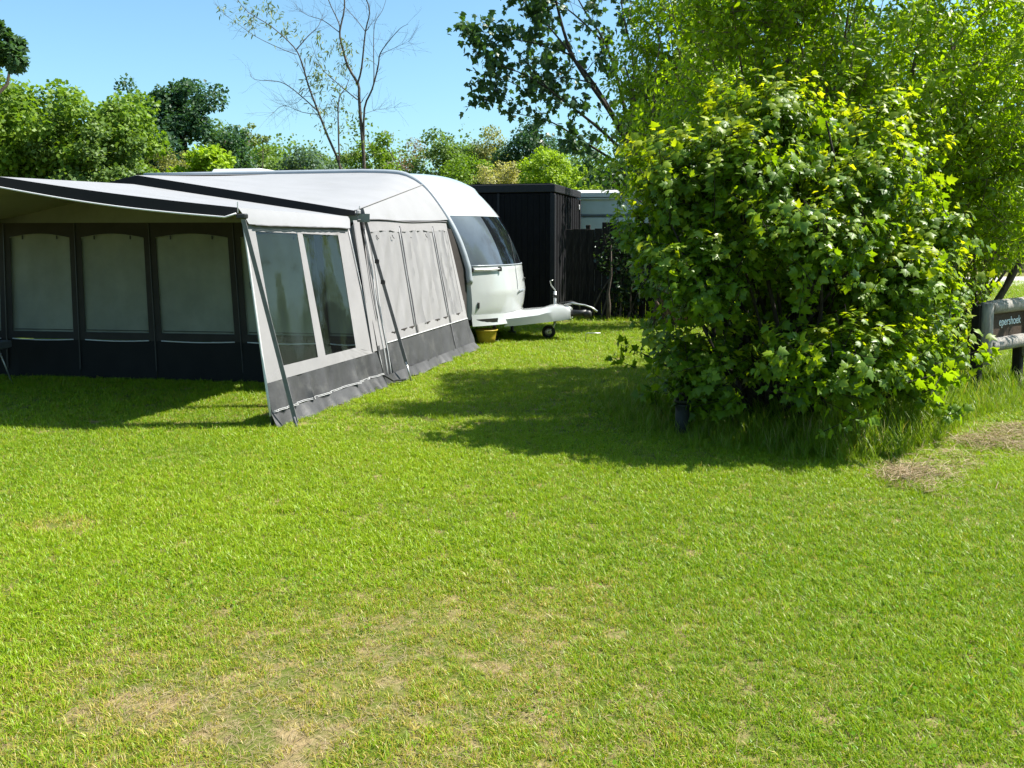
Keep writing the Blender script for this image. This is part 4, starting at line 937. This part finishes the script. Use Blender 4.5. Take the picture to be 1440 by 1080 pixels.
Pb, Ab, Nb, Sb, yb = shoot_bush(will2, (6.1, 11.1, 3.0), (2.0, 1.2, 1.95), 850, 22, .5, .1, LANCE, lump=.25, zmin=1.35, base=(5.6, 10.8, -.05), stem='bark', stems=34, jit=.6, up=.3, nrm_out=.8)
leaves('crown', Pb, Ab, Nb, Sb, LANCE, 'willow', will2, yb)
stems_to(will2, np.array([5.6, 10.8, -.05]), [np.array([6.9, 10.5, 2.6]), np.array([7.2, 10.7, 3.6]), np.array([5.4, 10.4, 4.2]), np.array([6.3, 10.8, 4.6])], .06, 'bark')
Pb, Ab, Nb, Sb, yb = shoot_bush(will2, (4.75, 8.95, 2.35), (1.15, .75, 1.25), 300, 22, .5, .085, LANCE, lump=.3, zmin=1.2, base=(5.4, 10.4, -.05), stem='twig', stems=8, jit=.6, up=.2, nrm_out=.8)
leaves('crown', Pb, Ab, Nb, Sb, LANCE, 'willow', will2, yb)
gap = thing('slender_tree', 'slender bright green tree between the dark maple and the tall oval-leaved tree', 'tree')
Pb, Ab, Nb, Sb, yb = shoot_bush(gap, (3.05, 15.2, 4.6), (1.4, .9, 2.5), 700, 22, .5, .1, OVAL, lump=.3, zmin=2.1, base=(3.0, 15.3, -.05), stem='twig', stems=14, jit=.6, nrm_out=.8)
leaves('crown', Pb, Ab, Nb, Sb, OVAL, 'willow', gap, yb)
stems_to(gap, np.array([3.0, 15.3, -.05]), [np.array([2.6, 15.2, 5.5]), np.array([2.0, 15.1, 4.8]), np.array([3.4, 15.3, 5.6])], .07, 'bark')
low = thing('low_shrub', 'leafy low shrub with small oval leaves behind the log sign', 'bush')
Pc, Ac, Nc, Sc, yc = shoot_bush(low, (4.75, 9.7, 1.25), (.95, .8, 1.2), 420, 26, .32, .06, OVAL, lump=.25, zmin=.1, base=(4.7, 9.8, -.05), stem='twig', stems=18, jit=.6)
leaves('foliage', Pc, Ac, Nc, Sc, OVAL, 'willow', low, yc)
low2 = thing('hidden_shade_shrub', 'small-leaved shrub added out of sight behind the maple bush to extend its shade', 'bush')  # added unseen shrub, joins up the shade on the lawn
Pc, Ac, Nc, Sc, yc = shoot_bush(low2, (3.2, 9.0, 1.25), (1.1, .55, 1.25), 300, 22, .32, .065, OVAL, lump=.25, zmin=.1, base=(3.2, 9.0, -.05), stem='twig', stems=18, jit=.6)
leaves('foliage', Pc, Ac, Nc, Sc, OVAL, 'willow', low2, yc)
# pine with dark dead twigs at the right edge
pine = thing('dead_twig_pine', 'dark pine with bare brown lower branches beside the gravel road', 'tree')
Lp = [([(0, 0), (.05, 2), (-.05, 4), (.0, 6.5), (.05, 8.5)], 1, .3, 0, .1)]
for k in range(26):
    z = rng.uniform(2.3, 8); a = rng.choice([-1, 1]); ln = rng.uniform(.9, 2.3) * (1 - z / 14); Lp.append(([(0, z), (a * ln * .5, z + .1), (a * ln, z - .1 + rng.normal() * .25)], .28, .05, 0, rng.normal() * 1.4))
tips, _ = limb_tree(Lp, lambda a, b: (9.3 + a, b), 14.6, 'barkdark', pine, 420, .6, .14)
cc = [c[-1] for c, d in tips if c[-1][2] > 3.2 and rng.random() < .5]
n = 5200; C = np.array(cc); P = C[rng.integers(len(C), size=n)] + rng.normal(size=(n, 3)) * .14
leaves('crown', P, rand_unit(n), rand_unit(n), .10 * rng.uniform(.6, 1.3, n), (CARD[0] * np.array([.28, 1.1, 1]), CARD[1]), 'lf_brown', pine)

# ivy climbing the fence, sapling stem
ivy = thing('ivy_shrub', 'sparse glossy ivy shrub growing against the dark plank fence', 'shrub')
P, A, Nn, S, y_ = shoot_bush(ivy, (2.25, 16.65, 1.0), (.62, .22, .95), 90, 12, .3, .075, LOBE, lump=.3, zmin=.1, base=(2.2, 16.7, -.05), stem='bark', stems=10)
leaves('foliage', P, A, Nn, S, LOBE, 'ivy', ivy, y_)
ivy2 = thing('fence_foot_shrub', 'low dark shrub at the foot of the plank fence behind the maple bush', 'shrub')
P, A, Nn, S, y_ = shoot_bush(ivy2, (3.6, 15.9, .8), (1.0, .4, .9), 170, 14, .3, .08, OVAL, lump=.3, zmin=.05, base=(3.5, 16, -.05), stem='bark', stems=10)
leaves('foliage', P, A, Nn, S, OVAL, 'ivy', ivy2, y_)
sap = thing('sapling_stem', 'thin pale sapling stem standing before the plank fence', 'sapling')
MB().tube([V(1.90, 16.35, -.05), V(1.92, 16.35, .3), V(1.90, 16.35, .55), V(1.96, 16.33, .9), V(1.95, 16.3, 1.5)], [.045, .04, .03, .018, .006], 8).build('trunk', 'bark', sap, True)
P = np.array([1.95, 16.3, 1.3]) + rng.normal(size=(60, 3)) * np.array([.2, .12, .25]); leaves('crown', P, rand_unit(60), rand_unit(60), .07 * rng.uniform(.6, 1.2, 60), OVAL, 'ivy', sap)

# ------------------------------------------------------------------ grass
def blade_set(n, rad, hmin, hmax, wd, lean, segs=2, seed=1):
    r = np.random.default_rng(seed); vs_, fs, tn = [], [], []
    for i in range(n):
        a = r.uniform(0, 6.28); q = rad * math.sqrt(r.random()); b = np.array([math.cos(a) * q, math.sin(a) * q, -.004])
        h = r.uniform(hmin, hmax); yaw = r.uniform(0, 6.28); ln = lean * r.uniform(.3, 1.3); d = np.array([math.cos(yaw), math.sin(yaw), 0]); s = np.array([-d[1], d[0], 0]); w_ = wd * r.uniform(.7, 1.3)
        base = len(vs_); c = (r.random(), r.random(), 0, 1)
        for k in range(segs):
            f = k / segs; p = b + d * ln * h * f * f + np.array([0, 0, h * f * (1 - .25 * ln * f)]); ww = w_ * (1 - .35 * f)
            vs_ += [p - s * ww / 2, p + s * ww / 2]; tn += [c, c]
        vs_.append(b + d * ln * h + np.array([0, 0, h * (1 - .3 * ln)])); tn.append(c)
        for k in range(segs - 1): q0 = base + 2 * k; fs += [(q0, q0 + 1, q0 + 3), (q0, q0 + 3, q0 + 2)]
        q0 = base + 2 * (segs - 1); fs.append((q0, q0 + 1, q0 + 2))
    return np.array(vs_), np.array(fs), np.array(tn)
def tuft_collection(name, mat, n, *a, variants=5, **k):
    col = bpy.data.collections.new(name)
    for i in range(variants):
        v_, f_, t_ = blade_set(n, *a, seed=i + 11, **k); me_ = np_mesh(name, v_, f_, None, None, t_); me_.materials.append(M[mat]); col.objects.link(bpy.data.objects.new(name, me_))
    return col
def instancer(name, pts, scale, rot, tint, col, tiltx=None):
    me_ = bpy.data.meshes.new(name); me_.vertices.add(len(pts)); me_.vertices.foreach_set('co', pts.astype(np.float32).ravel())
    a = me_.attributes.new('gscale', 'FLOAT', 'POINT'); a.data.foreach_set('value', scale.astype(np.float32))
    a = me_.attributes.new('grot', 'FLOAT_VECTOR', 'POINT'); a.data.foreach_set('vector', rot.astype(np.float32).ravel())
    a = me_.attributes.new('gtint', 'FLOAT_COLOR', 'POINT'); a.data.foreach_set('color', tint.astype(np.float32).ravel())
    a = me_.attributes.new('gidx', 'INT', 'POINT'); a.data.foreach_set('value', rng.integers(0, 5, len(pts)).astype(np.int32))
    o = link(name, me_); o['kind'] = 'stuff'
    ng = bpy.data.node_groups.new(name, 'GeometryNodeTree')
    ng.interface.new_socket('Geometry', in_out='INPUT', socket_type='NodeSocketGeometry'); ng.interface.new_socket('Geometry', in_out='OUTPUT', socket_type='NodeSocketGeometry')
    gi_ = ng.nodes.new('NodeGroupInput'); go = ng.nodes.new('NodeGroupOutput')
    m2p = ng.nodes.new('GeometryNodeMeshToPoints'); ip = ng.nodes.new('GeometryNodeInstanceOnPoints'); ci = ng.nodes.new('GeometryNodeCollectionInfo')
    ci.inputs['Collection'].default_value = col; ci.inputs['Separate Children'].default_value = True; ci.inputs['Reset Children'].default_value = True
    def na(nm, ty): n = ng.nodes.new('GeometryNodeInputNamedAttribute'); n.data_type = ty; n.inputs['Name'].default_value = nm; return n.outputs['Attribute']
    L = ng.links.new
    e2r = ng.nodes.new('FunctionNodeEulerToRotation'); L(na('grot', 'FLOAT_VECTOR'), e2r.inputs[0])
    L(gi_.outputs[0], m2p.inputs['Mesh']); L(m2p.outputs[0], ip.inputs['Points']); L(ci.outputs[0], ip.inputs['Instance']); ip.inputs['Pick Instance'].default_value = True
    L(na('gidx', 'INT'), ip.inputs['Instance Index']); L(e2r.outputs[0], ip.inputs['Rotation']); L(na('gscale', 'FLOAT'), ip.inputs['Scale']); L(ip.outputs[0], go.inputs[0])
    md = o.modifiers.new('grass', 'NODES'); md.node_group = ng; return o
def inside(px_, py_, poly):
    r_ = np.zeros(len(px_), bool); j = len(poly) - 1
    for i in range(len(poly)):
        xi, yi = poly[i]; xj, yj = poly[j]
        c = ((yi > py_) != (yj > py_)) & (px_ < (xj - xi) * (py_ - yi) / (yj - yi + 1e-12) + xi); r_ ^= c; j = i
    return r_
lawn_tuft = tuft_collection('lawn_tuft', 'grass', 22, .036, .014, .040, .0033, 1.0)
def lawn_points(y0, y1, dens, sc_):
    area_w = lambda y: .74 * y + 1.6
    n = int(dens * (y1 - y0) * 2 * area_w(y1)); x = rng.uniform(-area_w(y1), area_w(y1), n); y = rng.uniform(y0, y1, n)
    m = np.abs(x) < area_w(y)
    m &= ~inside(x, y, [(-1.55, 9.33), (-.75, 12.1), (-.8, 12.5), (-7, 14), (-7.5, 10.05)])
    m &= ~inside(x, y, [(.88, 17.3), (1.7, 20.4), (-4, 21), (-5.2, 18.9)])
    m &= ~(inside(x, y, [(4.5, 7.05), (9.5, 7.7), (9.5, 9.1), (4.6, 7.45)]) & (rng.random(len(x)) < .55 + .45 * (fnoise(x, y, 3) > .45)))
    x, y = x[m], y[m]
    # thin, dry patches
    dry = np.exp(-(((x + .75) / 1.05) ** 2 + ((y - 2.85) / .6) ** 2)) * 1.0 + .75 * np.exp(-(((x + .25) / .9) ** 2 + ((y - 3.6) / .4) ** 2)) * .6
    dry += .95 * np.exp(-(((x + 2.68) / .16) ** 2 + ((y - 4.75) / .11) ** 2)) + .5 * np.exp(-(((x + 2.35) / .4) ** 2 + ((y - 8.1) / .25) ** 2))
    nz = fnoise(x, y, 1.6); fz = fnoise(x + 7, y + 3, 6.0)
    dry = dry * (.35 + 1.1 * fz) + np.clip(fz - .78, 0, 1) * 1.6
    hay = inside(x, y, [(2.45, 5.35), (2.85, 5.6), (4.4, 6.6), (4.35, 7.2), (3.6, 6.7), (2.5, 5.75)])
    dry = np.clip(dry * .85, 0, 1.2)
    keep = rng.random(len(x)) > np.clip(dry * 1.2 - .25, 0, .82); keep &= ~(hay & (rng.random(len(x)) < .55))
    x, y, dry, nz, fz = x[keep], y[keep], dry[keep], nz[keep], fz[keep]
    k = len(x); s = sc_ * rng.uniform(.65, 1.25, k) * (.75 + .55 * nz) * (1 - .35 * np.clip(dry, 0, 1))
    # a little longer and rougher far from the middle of the plot
    rot = np.stack([rng.normal(size=k) * .18, rng.normal(size=k) * .18, rng.uniform(0, 6.28, k)], -1)
    tint = np.stack([np.clip(nz * 1.1 + .9 * (vnoise(x + 50, y + 9, .45) - .5) - .05 + rng.normal(size=k) * .2, 0, 1), np.clip(.03 + dry * .78 + np.clip(fz - .5, 0, 1) * .3 + rng.normal(size=k) * .04, 0, .95), np.zeros(k), np.ones(k)], -1)
    return np.stack([x, y, gz(x, y)], -1), s, rot, tint
parts = [lawn_points(1.6, 4.2, 1900, 1.0), lawn_points(4.2, 7, 1400, 1.05), lawn_points(7, 11, 620, 1.25), lawn_points(11, 16, 330, 1.5), lawn_points(16, 30, 60, 2.6)]
instancer('grass', *[np.concatenate(q) for q in zip(*parts)], lawn_tuft)

tall_tuft = tuft_collection('tall_tuft', 'tallgrass', 14, .05, .16, .40, .0062, .55, segs=4)
def tall_points():
    xs, ys, ss = [], [], []
    n = 9000; x = rng.uniform(.9, 7.5, n); y = rng.uniform(5.4, 10.5, n)
    front = np.interp(x, [.9, 1.4, 2.2, 2.75, 3.6, 4.3, 5.2, 7.5], [7.0, 6.5, 6.1, 6.05, 6.75, 7.6, 8.0, 9.2]) + .22 * (fnoise(x, y, 2) - .5)
    m = (y > front) & (y < front + 2.2) & (rng.random(n) < .55 + .45 * vnoise(x, y, 2.5)); x, y, f = x[m], y[m], (y - front)[m]
    s = rng.uniform(.6, 1.15, len(x)) * (.55 + .55 * np.clip(f / .5, 0, 1)) * np.interp(x, [.9, 1.9, 2.8, 4.2, 4.8], [.4, .65, 1.2, 1.1, .7])
    return x, y, s
x, y, s = tall_points(); k = len(x)
rot = np.stack([rng.normal(size=k) * .12, rng.normal(size=k) * .12, rng.uniform(0, 6.28, k)], -1)
tint = np.stack([np.clip(vnoise(x, y, 1.5) + rng.normal(size=k) * .2, 0, 1), np.clip(rng.normal(size=k) * .06 + .06, 0, .6), np.zeros(k), np.ones(k)], -1)
instancer('tall_grass', np.stack([x, y, gz(x, y)], -1), s, rot, tint, tall_tuft)

# raked dead grass on the bare strip by the path
def hay(n, poly_pts, wid):
    f = rng.random(n); X = np.interp(f, np.linspace(0, 1, len(poly_pts)), [p[0] for p in poly_pts]); Y = np.interp(f, np.linspace(0, 1, len(poly_pts)), [p[1] for p in poly_pts])
    off = rng.normal(size=n) * wid; X = X - off * .55; Y = Y + off * .8; h = np.clip(1 - np.abs(off) / (2.2 * wid), 0, 1)
    P = np.stack([X, Y, gz(X, Y) + .01 + h * .07 * rng.random(n)], -1)
    A = unit(np.stack([rng.normal(size=n), rng.normal(size=n) * .8, rng.normal(size=n) * .28], -1)); Nn = unit(rng.normal(size=(n, 3)) * .4 + np.array([0, 0, 1]))
    return P, A, Nn, rng.uniform(.03, .12, n)
Ph, Ah, Nh, Sh = hay(7000, [(2.62, 5.45), (2.75, 5.65), (2.95, 5.85), (3.3, 6.25), (3.75, 6.6), (4.1, 6.75), (4.5, 7.15)], .17)
mk = rng.random(len(Ph)) < np.clip((fnoise(Ph[:, 0], Ph[:, 1], 3.5) - .25) * 3, .1, 1); Ph, Ah, Nh, Sh = Ph[mk], Ah[mk], Nh[mk], Sh[mk]
tp = (np.array([(-.02, 0, 0), (.02, 0, 0), (.016, .55, .06), (-.016, .55, .06), (0, 1, 0)]), np.array([(0, 1, 2), (0, 2, 3), (3, 2, 4)]))
leaves('dead_grass', Ph, Ah, Nh, Sh, tp, 'straw', None, rng.random(len(Ph)) * (rng.random(len(Ph)) < .4))
Pq = []
n = 20000; x = rng.normal(size=n) * .95 - .7; y = rng.normal(size=n) * .5 + 2.95; m = (y > 1.8) & (fnoise(x + 7, y + 3, 6.0) > .40); x, y = x[m], y[m]; n = len(x)
P = np.stack([x, y, gz(x, y) + .006], -1); A = unit(np.stack([rng.normal(size=n), rng.normal(size=n), rng.normal(size=n) * .15], -1))
leaves('dead_thatch', P, A, np.tile(np.array([0, 0, 1.]), (n, 1)), rng.uniform(.015, .05, n), tp, 'straw', None, rng.random(n) * (rng.random(n) < .5))

# clover and plantain leaves in patches between the blades
n = 14000; x = rng.uniform(-4.5, 5, n); y = rng.uniform(2, 8, n); m = (fnoise(x + 31, y + 17, 1.1) > .56) & (np.abs(x) < .7 * y + .6); x, y = x[m], y[m]; n = len(x)
P = np.stack([x, y, gz(x, y) + rng.uniform(.008, .032, n)], -1)
leaves('clover', P, unit(rng.normal(size=(n, 3)) * np.array([1, 1, .2])), unit(rng.normal(size=(n, 3)) * .3 + np.array([0, 0, 1])), rng.uniform(.009, .02, n), (OVAL[0] * np.array([1.9, 1, 1]), OVAL[1]), 'tallclover', None)
